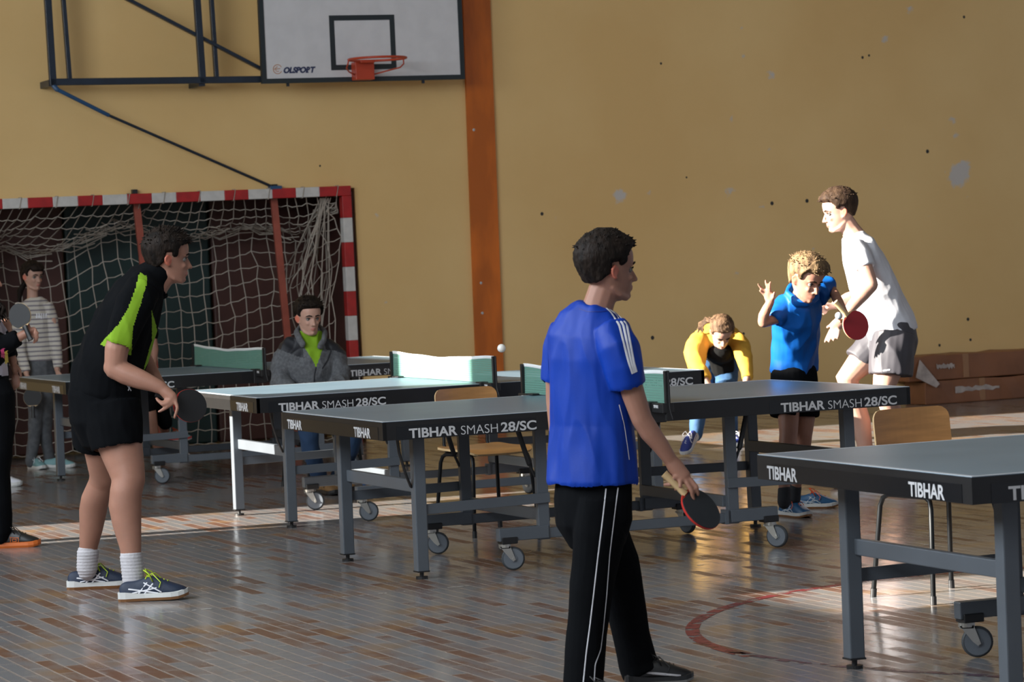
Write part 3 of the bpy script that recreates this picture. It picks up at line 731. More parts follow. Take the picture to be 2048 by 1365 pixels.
def flap(bm):
    P = [(-.05, -.012, .19), (.13, -.03, -.03), (.09, -.035, -.06), (-.12, -.05, .04)]
    v = [bm.verts.new(p) for p in P]; w2 = [bm.verts.new((p[0], p[1]+.004, p[2])) for p in P]; bm.faces.new(v); bm.faces.new(w2)
    for i in range(4): bm.faces.new((v[i], v[(i+1) % 4], w2[(i+1) % 4], w2[i]))
one('torn_flap', M_paper, up_, flap)
# balls
M_ball = mat('white_celluloid', (.80, .78, .72), .35)
M_ballg = mat('grey_white_celluloid', (.55, .60, .62), .35)
def ball(px, py, Y, m_, lab):
    bm = B_(); ell(bm, (0, 0, 0), (.02, .02, .02), nu=20, nv=12); o = link_mesh('table_tennis_ball', bm, m_, smooth=True); o.location = W(px, py, Y); tag(o, lab, 'ball')
ball(1003, 697, 14.6, M_ball, 'white table tennis ball in the air before the orange wall board')
# ------------------------------------------------------------------ figures: volumes merged to one surface
def grow(name, bm, mats, parent, voxel=.005, smooth=5, disp=None, cuts=()):
    me = bpy.data.meshes.new('tmp'); bm.to_mesh(me); bm.free()
    o = bpy.data.objects.new('tmp', me); COL.objects.link(o)
    m1 = o.modifiers.new('r', 'REMESH'); m1.mode = 'VOXEL'; m1.voxel_size = voxel; m1.use_smooth_shade = True
    m2 = o.modifiers.new('s', 'SMOOTH'); m2.factor = .5; m2.iterations = smooth
    bpy.context.view_layer.update()
    nm = bpy.data.meshes.new_from_object(o.evaluated_get(bpy.context.evaluated_depsgraph_get()))
    bpy.data.objects.remove(o); bpy.data.meshes.remove(me)
    n = len(nm.vertices); co = np.empty(n*3); nm.vertices.foreach_get('co', co); co = co.reshape(-1, 3)
    if disp:
        no = np.empty(n*3); nm.vertices.foreach_get('normal', no); no = no.reshape(-1, 3)
        dv = np.array([disp(Vector(c)) for c in co]); co = co + no*dv[:, None]
        nm.vertices.foreach_set('co', co.ravel())
    if cuts:
        b2 = bmesh.new(); b2.from_mesh(nm); b2.normal_update(); dele = []
        for f in b2.faces:
            c = f.calc_center_median()
            for (cp, cn, cr) in cuts:
                d = (c-cp).dot(cn)
                if -.008 < d < .05 and (c-cp).length < cr and f.normal.dot(cn) > .72: dele.append(f); break
        bmesh.ops.delete(b2, geom=dele, context='FACES'); b2.to_mesh(nm); b2.free()
    loc = parent.location
    nm.transform(Matrix.Translation(-loc)); nm.name = name; nm.materials.clear()
    for m in (mats if isinstance(mats, (list, tuple)) else [mats]): nm.materials.append(m)
    nm.polygons.foreach_set('use_smooth', [True]*len(nm.polygons))
    r = bpy.data.objects.new(name, nm); COL.objects.link(r); r.parent = parent
    return r
def centers(o):
    me = o.data; n = len(me.polygons); c = np.empty(n*3); me.polygons.foreach_get('center', c); c = c.reshape(-1, 3)+np.array(o.parent.location)
    q = np.empty(n*3); me.polygons.foreach_get('normal', q); return c, q.reshape(-1, 3)
def paint(o, poly, mi, face=.0, away=False):
    """material mi on the faces that lie inside a region of the garment"""
    c, nrm = centers(o); d = c-np.array(CAM_O); z = d@np.array(_f)
    px = 1024+FPX*(d@np.array(RT))/z; py = 682.5-FPX*(d@np.array(UP))/z
    ins = np.zeros(len(px), bool); P = poly
    for i in range(len(P)):
        x1, y1 = P[i]; x2, y2 = P[(i+1) % len(P)]
        if y1 == y2: continue
        cnd = ((y1 > py) != (y2 > py)) & (px < (x2-x1)*(py-y1)/(y2-y1)+x1); ins ^= cnd
    fc = -(nrm*d).sum(1)/np.linalg.norm(d, axis=1) > face
    idx = np.empty(len(px), np.int32); o.data.polygons.foreach_get('material_index', idx)
    idx[ins & fc] = mi; o.data.polygons.foreach_set('material_index', idx)
def paint_ball(o, c, r, mi):
    cc_, _n = centers(o); idx = np.empty(len(cc_), np.int32); o.data.polygons.foreach_get('material_index', idx)
    idx[np.linalg.norm(cc_-np.array(c), axis=1) < r] = mi; o.data.polygons.foreach_set('material_index', idx)
def ribbon(name, surf, pts, width, m, parent, off=.0025, taper=False):
    """a stitched-on stripe that follows the garment's surface"""
    loc = surf.parent.location
    bv = BVHTree.FromPolygons([v.co for v in surf.data.vertices], [p.vertices[:] for p in surf.data.polygons])
    H = []
    for (x1, y1), (x2, y2) in zip(pts, pts[1:]):
        k = max(1, int(math.dist((x1, y1), (x2, y2))/3))
        for i in range(k):
            t = i/k; h = bv.ray_cast(CAM_O-loc, ray(x1+(x2-x1)*t, y1+(y2-y1)*t))
            if h[0] is not None: H.append((h[0], h[1]))
    h = bv.ray_cast(CAM_O-loc, ray(*pts[-1]))
    if h[0] is not None: H.append((h[0], h[1]))
    if len(H) < 3: return None
    P = [a for a, _ in H]; Nn = [b for _, b in H]
    for _ in range(2): P = [P[0]]+[(P[i-1]+P[i]*2+P[i+1])/4 for i in range(1, len(P)-1)]+[P[-1]]
    bm = B_(); A = []
    for i in range(len(P)):
        t = (P[min(i+1, len(P)-1)]-P[max(i-1, 0)]).normalized(); n_ = Nn[i]; s = t.cross(n_).normalized(); wd = width/2
        A.append([bm.verts.new(P[i]+s*wd+n_*off*.6), bm.verts.new(P[i]+n_*off), bm.verts.new(P[i]-s*wd+n_*off*.6)])
    for a, b in zip(A, A[1:]):
        bm.faces.new((a[0], b[0], b[1], a[1])); bm.faces.new((a[1], b[1], b[2], a[2]))
    return link_mesh(name, bm, m, parent, smooth=True)
def folds(amp, fx=9, fz=3.2, seed=0.0):
    def f(p):
        a = noise.noise(Vector((p.x*fx+seed, p.y*fx, p.z*fz+p.x*3))); b = noise.noise(Vector((p.x*fx*2.1+7+seed, p.y*fx*2, p.z*fz*2.6-p.x*6)))
        return amp*(1-abs(a)*2.4)*.8 + amp*.35*b
    return f
M_skin = mat('fair_skin', (.37, .185, .128), .48, var=.12, vscale=9, bump=.08, bscale=90)
M_skinp = mat('pale_skin', (.48, .28, .21), .48, var=.10, vscale=9, bump=.06, bscale=90)
M_earlit = mat('backlit_ear_skin', (.56, .17, .11), .45)  # redder ear skin, with the glow of backlight put into its colour
M_lip = mat('lip_pink', (.40, .14, .11), .45)
M_eyew = mat('eye_white', (.20, .185, .17), .6, spec=.1); M_iris = mat('dark_iris', (.015, .011, .009), .15)
for m_ in (M_skin, M_skinp, M_earlit):
    b_ = m_.node_tree.nodes['Principled BSDF']; b_.inputs['Specular IOR Level'].default_value = .3; b_.inputs['Subsurface Weight'].default_value = .12; b_.inputs['Subsurface Radius'].default_value = (.012, .005, .003); b_.inputs['Subsurface Scale'].default_value = .6
def hairmat(name, c, c2): return mat(name, c, .6, spec=.12, var=.3, vscale=40, col2=c2, bump=.9, bscale=160, stretch=(1, 1, .35))
M_hairD = hairmat('dark_brown_hair', (.018, .012, .009), (.007, .005, .004))
M_hairB = hairmat('brown_hair', (.060, .036, .022), (.026, .015, .010))
M_hairL = hairmat('dark_blond_hair', (.22, .145, .075), (.09, .055, .03))
HZ = [-.004, .004, .014, .03, .045, .06, .075, .09, .105, .12, .14, .16, .18, .20, .215, .2225]
HF = [.040, .062, .072, .0745, .078, .079, .0785, .0775, .077, .083, .0865, .085, .076, .054, .030, .012]
HB = [.010, -.004, -.015, -.030, -.046, -.062, -.076, -.088, -.096, -.102, -.105, -.103, -.094, -.075, -.051, -.030]
HW = [.014, .027, .037, .047, .054, .059, .063, .066, .0695, .0725, .0755, .0755, .069, .054, .036, .019]
def headpt(z, a, off=None):
    fr, bk, hw = np.interp(z, HZ, HF), np.interp(z, HZ, HB), np.interp(z, HZ, HW)
    cx = -.012 if z > .05 else -.012+(.05-z)*.5
    c, s = math.cos(a), math.sin(a); n_ = 2.25
    x = cx + (abs(c)**(2/n_))*(1 if c > 0 else -1)*((fr-cx) if c > 0 else (cx-bk)); y = hw*(abs(s)**(2/n_))*(1 if s > 0 else -1)
    if c > 0:   # eye hollows and the mouth region
        x -= .0075*math.exp(-((abs(y)-.031)**2+(z-.104)**2)/(2*.011**2))
        y *= 1-.10*max(0, c)*(1 if z < .1 else .5)
    return Vector((x, y, z))
def zsamples(n=40):
    t = np.linspace(0, 1, n); return HZ[0]+(HZ[-1]-HZ[0])*(.5-.5*np.cos(np.pi*t))*.55+(HZ[-1]-HZ[0])*t*.45
def head_mesh(bm, M, na=40, off=None, nz=40):
    zs = zsamples(nz); rings = []; C0 = Vector((-.01, 0, .12))
    for z in zs:
        rg = []
        for k in range(na):
            p = headpt(z, 2*math.pi*k/na)
            if off: d = (p-C0); p = p+d.normalized()*off(p)
            rg.append(bm.verts.new(M @ p))
        rings.append(rg)
    for A, B in zip(rings, rings[1:]):
        for k in range(na): bm.faces.new((A[k], A[(k+1) % na], B[(k+1) % na], B[k]))
    for rg, z, rev in ((rings[0], HZ[0]-.001, True), (rings[-1], HZ[-1]+.002, False)):
        p = Vector((.02 if rev else -.01, 0, z))
        if off and not rev: p = p+Vector((0, 0, off(p)))
        c = bm.verts.new(M @ p)
        for k in range(na):
            bm.faces.new((rg[(k+1) % na], rg[k], c) if rev else (rg[k], rg[(k+1) % na], c))
def head_matrix(ear, yaw, pitch, roll, sc):
    """ear: world point of the head's centre at ear height; yaw 0 = facing +X, 90 = away from the camera"""
    Rm = Matrix.Rotation(R(yaw), 4, 'Z') @ Matrix.Rotation(R(pitch), 4, 'Y') @ Matrix.Rotation(R(roll), 4, 'X')
    return Matrix.Translation(ear) @ Rm @ Matrix.Scale(sc, 4) @ Matrix.Translation((0, 0, -.095))
def head(bm, M, ears=True):
    head_mesh(bm, M); s = M.to_scale().x; T = lambda pts: [M @ Vector(p) for p in pts]
    Y_ = (M.to_3x3() @ Vector((0, 1, 0))).normalized()
    tube(bm, T([(.074, 0, .112), (.086, 0, .088), (.094, 0, .070)]), [.0065*s, .008*s, .0105*s], n=10)      # nose
    ell(bm, M @ Vector((.0985, 0, .0665)), (.0085*s,)*3, nu=10, nv=8)
    for q in (-1, 1):
        ell(bm, M @ Vector((.086, q*.0115, .064)), (.0085*s, .0065*s, .0065*s), M.to_3x3().normalized(), nu=10, nv=8)
        tube(bm, T([(.082, q*.012, .119), (.078, q*.030, .1225), (.066, q*.046, .117)]), .0055*s, n=8)      # brow
        ell(bm, M @ Vector((.062, q*.031, .075)), (.014*s, .014*s, .012*s), nu=12, nv=8)                       # cheek
        if ears:
            tube(bm, T([(-.004, q*.068, .116), (-.012, q*.079, .119), (-.022, q*.084, .110), (-.022, q*.082, .095), (-.012, q*.077, .081), (-.002, q*.070, .075)]), [.005*s, .006*s, .006*s, .0055*s, .0058*s, .006*s], n=8)
            ell(bm, M @ Vector((-.010, q*.073, .098)), (.012*s, .005*s, .020*s), M.to_3x3().normalized(), nu=12, nv=8)
    tube(bm, T([(.070, -.020, .0415), (.0785, -.010, .0435), (.082, 0, .0425), (.0785, .010, .0435), (.070, .020, .0415)]), [.003*s, .0048*s, .0055*s, .0048*s, .003*s], n=8)
    tube(bm, T([(.069, -.017, .036), (.077, -.008, .034), (.080, 0, .0335), (.077, .008, .034), (.069, .017, .036)]), [.003*s, .0052*s, .006*s, .0052*s, .003*s], n=8)
    ell(bm, M @ Vector((.066, 0, .012)), (.013*s, .016*s, .012*s), nu=12, nv=8)                                # chin
    tube(bm, T([(-.010, -.050, .045), (.02, -.044, .020), (.052, -.022, .006), (.060, 0, .003), (.052, .022, .006), (.02, .044, .020), (-.010, .050, .045)]), .010*s, n=8)  # jaw
def face_details(root, body, M, hairm, brow=True, gaze=0.0):
    s = M.to_scale().x; loc = Matrix.Translation(-root.location)
    for q in (-1, 1):
        bm = B_(); Mr = (loc @ M)
        ell(bm, Mr @ Vector((.0618, q*.0305, .1035)), (.0118*s,)*3, nu=14, nv=10, mi=0)
        g = Vector((1, gaze, -.12)).normalized()
        ell(bm, Mr @ (Vector((.0618, q*.0305, .1035))+g*.0068), (.0058*s,)*3, nu=12, nv=8, mi=1)
        link_mesh('eye', bm, [M_eyew, M_iris], root, smooth=True)
        bm = B_(); tube(bm, [Mr @ Vector(p) for p in ((.0735, q*.019, .1065), (.0772, q*.030, .1105), (.0700, q*.0435, .1070))], [.0018*s, .0024*s, .0015*s], n=6)
        link_mesh('eyelid', bm, M_hairD, root, smooth=True)
        if brow:
            bm = B_(); tube(bm, [Mr @ Vector(p) for p in ((.0865, q*.012, .1215), (.0845, q*.030, .1265), (.0715, q*.047, .121))], [(.0035*s, .002*s), (.0042*s, .002*s), (.002*s, .0015*s)], n=6, side=Vector((0, 0, 1)))
            link_mesh('eyebrow', bm, hairm, root, smooth=True)
    for q in (-1, 1): paint_ball(body, M @ Vector((-.012, q*.080, .098)), .024*s, 1)
    for y in (-.010, 0, .010): paint_ball(body, M @ Vector((.080, y, .039)), .0085*s, 2)
def hair(root, M, m, top=.020, sidet=.010, front=.172, spikes=0, spikelen=.03, seed=1, nape=.048, fringe=0.0, curly=0.0, temple=.105):
    XB = [-.12, -.06, -.035, -.024, -.016, .006, .012, .026, .034, .050, .070, .095]
    ZB = [nape-.005, nape, nape+.022, .085, .124, .127, temple, temple, .140, .160, front-.002, front]
    rnd = random.Random(seed)
    def off(p):
        zb = np.interp(p.x, XB, ZB); k = min(1, max(0, (p.z-zb)/.016)); k = k*k*(3-2*k)
        th = sidet+(top-sidet)*min(1, max(0, (p.z-.11)/.08))
        if fringe and p.x > .04 and p.z > .15: th += fringe*.8
        q = p*1.0; n_ = noise.noise(Vector((q.x*60+seed*3, q.y*60, q.z*30)))*.0035+noise.noise(Vector((q.x*150, q.y*150+seed, q.z*60)))*.002
        n_ += curly*noise.noise(Vector((q.x*95, q.y*95, q.z*95+seed)))
        return -.010+(th*1.0+.010+n_)*k
    bm = B_(); head_mesh(bm, Matrix.Translation(-root.location) @ M, na=110, off=off, nz=90)
    s = M.to_scale().x
    for i in range(spikes):
        a = rnd.uniform(0, 2*math.pi); z = rnd.uniform(.13, .221)**1.0; p = headpt(z, a)
        if p.z < np.interp(p.x, XB, ZB)+.006: continue
        c = Vector((-.01, 0, .10)); d = (p-c).normalized(); base = p+d*(sidet*.4+top*.4*(z > .17))
        flow = Vector((.9, rnd.uniform(-.5, .5), .1)) if z > .18 else Vector((.2, 0, -.6))
        dr = (d*.9+flow*.6+Vector((rnd.uniform(-.4, .4), rnd.uniform(-.4, .4), rnd.uniform(-.2, .4)))).normalized()
        ln = spikelen*rnd.uniform(.5, 1.1)*(1 if z > .16 else .45)
        MM = Matrix.Translation(-root.location) @ M
        tube(bm, [MM @ base, MM @ (base+dr*ln*.5), MM @ (base+dr*ln+Vector((0, 0, -.004)))], [.0042*s, .0032*s, .0008*s], n=5, round_caps=False)
    return link_mesh('hair', bm, m, root, smooth=True)
def hand_px(bm, F, wrist, knuckle, fingers, thumb=None, rp=(.036, .015), fr=.0085, dy=0.0, side=None):
    """palm from the wrist to the knuckles and each finger as its own bent chain"""
    w_, k_ = F.p(*wrist), F.p(*knuckle)
    tube(bm, [w_, w_*.6+k_*.4, k_], [(rp[0]*.72, rp[1]*1.15), (rp[0]*.95, rp[1]*1.15), (rp[0], rp[1])], n=14, side=side or Vector((0, 1, 0)))
    for f in fingers:
        pts = [F.p(*q) for q in f]; tube(bm, [k_*.35+pts[0]*.65]+pts, [fr*1.15]+[fr]*(len(pts)-1)+[fr*.82], n=10)
    if thumb:
        pts = [F.p(*q) for q in thumb]; tube(bm, [w_*.5+pts[0]*.5]+pts, [fr*1.4]+[fr*1.15]*(len(pts)-1)+[fr*.95], n=10)
class Fig:
    def __init__(s, label, foot, Y, **kw):
        s.Y = Y; g = ground(*foot); s.root = empty('person', (g.x, g.y, 0), 0, label, 'person'); s.body = B_()
        bpy.context.view_layer.update()
    def p(s, x, y, dy=0.0): return W(x, y, s.Y+dy)
    def P(s, L): return [s.p(*q) for q in L]
def shoe(root, heel, ang, L=.29, mats=None, lace=None, marks=None, pitch=0.0, roll=0.0, markm=None, name='shoe', low=False, toe_m=None):
    """heel: world point of the sole's rear end on the floor; ang: heading of the toe"""
    um, sm = mats; s = L/.29
    M = Matrix.Translation(heel-root.location) @ Matrix.Rotation(ang, 4, 'Z') @ Matrix.Rotation(roll, 4, 'X') @ Matrix.Rotation(-pitch, 4, 'Y') @ Matrix.Scale(s, 4)
    X = [0, .012, .035, .075, .115, .15, .19, .225, .255, .278, .29]
    Wd = [.014, .027, .034, .034, .034, .039, .046, .048, .043, .030, .012]
    Hh = [.052, .072, .078, .076, .092, .098, .078, .062, .052, .042, .030]
    def upper(bm):
        rings = []
        for x, w_, h in zip(X, Wd, Hh):
            rg = []
            for k in range(13):
                a = math.pi*k/12; y = w_*(abs(math.cos(a))**.7)*(1 if math.cos(a) > 0 else -1); z = .022+(h+.006-.022)*(math.sin(a)**.8)
                if x < .11 and .0 < x: y *= (1-.22*math.sin(a))
                rg.append(bm.verts.new(M @ Vector((x, y, z))))
            rings.append(rg)
        for A, B in zip(rings, rings[1:]):
            for k in range(12): bm.faces.new((A[k], A[k+1], B[k+1], B[k]))
            bm.faces.new((A[0], B[0], B[12], A[12]))
        bm.faces.new(rings[0]); bm.faces.new(rings[-1])
    up = one(name, um, root, upper, smooth=True)
    sub = up.modifiers.new('sub', 'SUBSURF'); sub.levels = 1; sub.render_levels = 2
    def sole(bm):
        V = []
        for z, g_ in ((0, .000), (.012, .006), (.030, .004)):
            rg = []
            for sg in (1, -1):
                rng = range(len(X)) if sg == 1 else reversed(range(len(X)))
                for i in rng:
                    xx = X[i]*(1.02)-.004; zz = z+(.012*((X[i]-.23)/.06)**2 if X[i] > .23 else 0)+(.010 if (z > .015 and X[i] < .06) else 0); rg.append(bm.verts.new(M @ Vector((xx, sg*(Wd[i]+g_), zz))))
            V.append(rg)
        n = len(V[0])
        for li, (A, B) in enumerate(zip(V, V[1:])):
            for k in range(n):
                f = bm.faces.new((A[k], A[(k+1) % n], B[(k+1) % n], B[k])); f.material_index = (1 if (li == 0) else 0)
        bm.faces.new(V[0]).material_index = 1; bm.faces.new(V[-1])
    one('sole', sm if isinstance(sm, list) else [sm, sm], up, sole)
    if lace:
        def lc(bm):
            for i in range(6):
                t = i/5; x = .118+t*.085; z = .101-t*.026-.0; wv = .020
                tube(bm, [M @ Vector((x, -wv, z-.010)), M @ Vector((x+.006, 0, z+.003)), M @ Vector((x+.010, wv, z-.010))], .0028*s, n=6)
                if i < 5: tube(bm, [M @ Vector((x, wv, z-.010)), M @ Vector((x+.006, 0, z+.004)), M @ Vector((x+.014, -wv, z-.014))], .0028*s, n=6)
            for q in (-1, 1):
                tube(bm, [M @ Vector(p) for p in ((.125, 0, .104), (.112, q*.022, .128), (.135, q*.040, .115), (.150, q*.038, .080), (.14, q*.02, .095), (.128, 0, .103))], .0026*s, n=6)
                tube(bm, [M @ Vector(p) for p in ((.125, 0, .104), (.150, q*.024, .110), (.185, q*.043, .075), (.178, q*.048, .055))], .0024*s, n=6)
        one('laces', lace, up, lc, smooth=True)
    if marks:
        def mk(bm):
            for q in (-1, 1):
                for (x1, z1, x2, z2, wd_) in marks:
                    pts = []
                    for i in range(6):
                        t = i/5; x = x1+(x2-x1)*t; z = z1+(z2-z1)*t; w_ = np.interp(x, X, Wd); h = np.interp(x, X, Hh)
                        sa = min(1, max(0, (z-.016)/(h-.016)))**1.25; y = w_*(max(0, 1-sa*sa)**.35)
                        if x < .11: y *= (1-.22*sa)
                        pts.append(M @ Vector((x, q*(y+.0015), z)))
                    tube(bm, pts, [(wd_*s/2, .0018*s)]*6, n=6, side=(M.to_3x3() @ Vector((0, 0, 1))).normalized())
        one('side_stripes', markm, up, mk, smooth=True)
    return up
def racket(Yc, blade, handle, nrm, ra, mf, mb, label, edge=None, hm=None, hl=.10, sc=1.0, W3=None):
    """blade centre and handle end in view, nrm: direction the face mf looks"""
    c = W(blade[0], blade[1], Yc) if W3 is None else W3; h = W(handle[0], handle[1], Yc+(handle[2] if len(handle) > 2 else 0))
    n_ = Vector(nrm).normalized(); d = (h-c); d = (d-n_*d.dot(n_)).normalized(); s_ = n_.cross(d)
    root = empty('table_tennis_racket', c, 0, label, 'racket'); bpy.context.view_layer.update()
    M = frame_m((0, 0, 0), d, s_, n_) @ Matrix.Scale(sc, 4)
    def disc(bm, r1, r2, z0, z1, cut=False):
        pts = []
        for k in range(40):
            a = 2*math.pi*k/40; x, y = r1*math.cos(a), r2*math.sin(a)
            if cut and x > r1*.86: x = r1*.86
            pts.append((x, y))
        A = [bm.verts.new(M @ Vector((x, y, z0))) for x, y in pts]; B = [bm.verts.new(M @ Vector((x, y, z1))) for x, y in pts]
        bm.faces.new(A); bm.faces.new(B)
        for k in range(40): bm.faces.new((A[k], A[(k+1) % 40], B[(k+1) % 40], B[k]))
    one('blade', edge or M_plyedge, root, lambda bm: disc(bm, .080, .076, -.0032, .0032))
    one('rubber', mf, root, lambda bm: disc(bm, .079, .075, .0033, .0062, True)); one('rubber', mb, root, lambda bm: disc(bm, .079, .075, -.0062, -.0033, True))
    one('handle', hm or M_plyedge, root, lambda bm: tube(bm, [M @ Vector((x, 0, 0)) for x in (.072, .10, .15, .172)], [(.017, .0095), (.0125, .0105), (.014, .0115), (.017, .012)], n=14, side=s_, round_caps=False), smooth=False)
    return root
M_rubB = mat('black_rubber_sheet', (.020, .025, .032), .45); M_rubR = mat('red_rubber_sheet', (.33, .012, .018), .4); M_rededge = mat('red_edge_tape', (.55, .03, .02), .4)
M_rubK = mat('deep_black_rubber', (.008, .008, .009), .6)
SK = [M_skin, M_earlit, M_lip]; SKP = [M_skinp, M_earlit, M_lip]
M_sock = mat('white_knit_sock', (.52, .50, .52), .85, bump=.4, bscale=200); M_sockD = mat('charcoal_sock', (.025, .027, .032), .85)
M_black = mat('black_sports_cloth', (.0045, .005, .006), .95, spec=.06, bump=.15, bscale=300)
M_lime = mat('lime_green_cloth', (.20, .36, .02), .75, spec=.15, bump=.15, bscale=300)
M_blueK = mat('royal_blue_polyester', (.002, .036, .31), .5, spec=.22, bump=.12, bscale=350)
M_blueC = mat('bright_blue_polyester', (.003, .085, .36), .5, spec=.22, bump=.12, bscale=350)
M_stripe = mat('white_stripe_cloth', (.72, .72, .76), .55)
# ================================================================== man in the black and lime shirt
F = Fig('person leaning forward in black sports shirt with lime green sleeve and black shorts', (255, 1200), 14.4)
b = F.body; rt = F.root
HM = head_matrix(F.p(337, 521), 12, 4, 3, 1.07); head(b, HM)
Yx = Vector((0, 1, 0)); sA = Vector((.2, -.98, 0))
tube(b, F.P([(296, 590, 0), (312, 566, 0), (334, 540, .005)]), [(.085, .075), (.064, .066), (.056, .058)], side=Yx)
tube(b, F.P([(210, 820), (216, 745), (240, 690), (262, 630), (285, 590)]), [(.155, .13), (.145, .12), (.15, .12), (.165, .11), (.13, .09)], side=sA)
# near arm and hand
tube(b, F.P([(275, 590, -.17), (252, 650, -.20), (233, 700, -.21), (230, 738, -.21)]), [.062, .058, .056, .050], n=14)
tube(b, F.P([(228, 736, -.21), (252, 748, -.22), (282, 760, -.235), (306, 769, -.245), (324, 777, -.25)]), [.050, .052, .046, .036, .030], n=14)
hand_px(b, F, (322, 775, -.25), (344, 797, -.26), [[(351, 800, -.27), (355, 817, -.28), (349, 836, -.28)], [(343, 809, -.28), (331, 817, -.285), (318, 824, -.28)], [(336, 806, -.285), (325, 810, -.29), (314, 800, -.28)], [(331, 803, -.275), (322, 806, -.28), (313, 797, -.265)]],
        [(340, 800, -.21), (350, 806, -.20)], rp=(.030, .024), fr=.0095, side=Vector((.5, -.3, .8)))
# far arm, mostly behind the chest
tube(b, F.P([(282, 590, .17), (276, 650, .19), (284, 712, .19)]), [.055, .050, .042]); tube(b, F.P([(284, 712, .19), (312, 766, .12), (332, 790, .08)]), [.042, .038, .028])
hand_px(b, F, (330, 788, .08), (338, 800, .06), [[(342, 806, .06), (340, 814, .05)], [(338, 807, .07), (335, 815, .06)], [(334, 807, .08), (330, 814, .07)], [(345, 803, .05), (346, 811, .04)]], [(336, 793, .04), (330, 800, .03)], fr=.009)
# legs
tube(b, F.P([(228, 820, -.08), (240, 890, -.10), (252, 935, -.13)]), [.115, .104, .086], n=32)
tube(b, F.P([(252, 935, -.13), (257, 962, -.15), (252, 985, -.16), (250, 1012, -.16), (254, 1050, -.17), (261, 1095, -.19), (264, 1130, -.20), (268, 1165, -.21)]), [.086, .077, .074, .076, .066, .050, .042, .040], n=32)
tube(b, F.P([(205, 820, .09), (204, 900, .15), (208, 950, .22)]), [.10, .085, .068], n=32)
tube(b, F.P([(208, 950, .22), (203, 968, .25), (190, 1000, .28), (186, 1022, .30), (182, 1060, .32), (177, 1095, .34), (174, 1140, .35)]), [.068, .062, .066, .066, .055, .044, .040], n=32)
bd = grow('body', b, SK, rt, .0055, 7)
face_details(rt, bd, HM, M_hairD); hair(rt, HM, M_hairD, top=.021, sidet=.012, front=.165, spikes=260, spikelen=.026, seed=4, nape=.052)
s = B_()
tube(s, F.P([(206, 785), (212, 745), (232, 700), (254, 640), (276, 592), (296, 562), (309, 551)]), [(.19, .152), (.19, .158), (.195, .152), (.205, .142), (.205, .118), (.15, .092), (.085, .080)], n=26, side=sA)
tube(s, F.P([(285, 578, -.13), (268, 610, -.185), (252, 650, -.205), (238, 688, -.21)]), [.080, .082, .074, .066], n=18, side=sA, round_caps=False)
tube(s, F.P([(280, 578, .13), (276, 620, .18), (276, 660, .19)]), [.080, .075, .066], n=18, side=sA, round_caps=False)
ax = (F.p(238, 688, -.21)-F.p(252, 650, -.205)).normalized()
sh = grow('shirt', s, [M_black, M_lime], rt, .0065, 4, folds(.010, 8, 4, 1), cuts=[(F.p(238, 688, -.21), ax, .095)])
paint(sh, [(279, 545), (293, 552), (294, 566), (281, 610), (266, 655), (263, 712), (200, 690), (208, 680), (236, 650), (255, 620), (270, 580)], 1)
paint(sh, [(303, 620), (309, 640), (316, 665), (315, 685), (306, 702), (296, 727), (286, 745), (293, 718), (304, 680), (304, 655)], 1)
c = B_(); tube(c, F.P([(310, 568, -.055), (296, 543, -.06), (297, 530, .0), (305, 542, .06), (322, 570, .05), (330, 596, .01), (326, 592, -.03), (312, 570, -.055)]), [(.020, .007)]*8, n=10, side=Vector((.55, 0, .8)))
grow('collar', c, M_black, rt, .005, 3)
s = B_()
tube(s, F.P([(212, 755), (208, 790), (212, 840)]), [(.185, .155), (.19, .165), (.19, .160)], n=26, side=sA)
tube(s, F.P([(222, 810, -.08), (228, 850, -.10), (235, 895, -.115)]), [(.125, .135), (.125, .130), (.115, .114)], n=22, side=sA, round_caps=False)
tube(s, F.P([(203, 810, .09), (196, 850, .12), (190, 898, .15)]), [(.125, .13), (.12, .12), (.10, .105)], n=22, side=sA, round_caps=False)
a1 = (F.p(235, 895, -.115)-F.p(228, 850, -.10)).normalized(); a2 = (F.p(190, 898, .15)-F.p(196, 850, .12)).normalized()
so = grow('shorts', s, [M_black, M_stripe], rt, .0065, 4, folds(.009, 8, 4, 5), cuts=[(F.p(235, 895, -.115), a1, .15), (F.p(190, 898, .15), a2, .14)])
for pts in ([(252, 768), (257, 775), (262, 782)], [(262, 768), (258, 776), (256, 782)]): ribbon('emblem', so, pts, .006, M_stripe, rt)
for L_ in ([(262, 1112, -.195), (265, 1138, -.20), (268, 1176, -.205)], [(176, 1104, .34), (174, 1140, .35)]):
    bm = B_(); tube(bm, F.P(L_), [.052]*(len(L_)-1)+[.05], n=18); grow('sock', bm, M_sock, rt, .005, 3, lambda p: .0015*math.sin(p.z*420))
M_navyS = mat('navy_trainer_mesh', (.008, .018, .045), .6, bump=.3, bscale=300); M_wsole = mat('white_midsole', (.58, .58, .56), .5); M_gum = mat('gum_rubber', (.28, .13, .05), .5); M_ngreen = mat('neon_yellow_green_lace', (.42, .56, .03), .5)
MK = [(.045, .052, .17, .030, .007), (.060, .034, .165, .052, .006), (.085, .028, .125, .075, .007), (.110, .026, .150, .070, .007), (.11, .075, .185, .034, .006)]
hg = ground(240, 1204); shoe(rt, hg, R(-3), .315, (M_navyS, [M_wsole, M_gum]), M_ngreen, MK, .02, markm=M_stripe)
hg = ground(136, 1180); shoe(rt, hg, R(4), .305, (M_navyS, [M_wsole, M_gum]), M_ngreen, MK, .0, markm=M_stripe)
racket(14.22, (380, 812), (305, 790), (.42, -.9, .1), 0, M_rubK, M_rubR, 'black racket held low by the person in the black and lime shirt', edge=M_rededge, hm=M_dark)

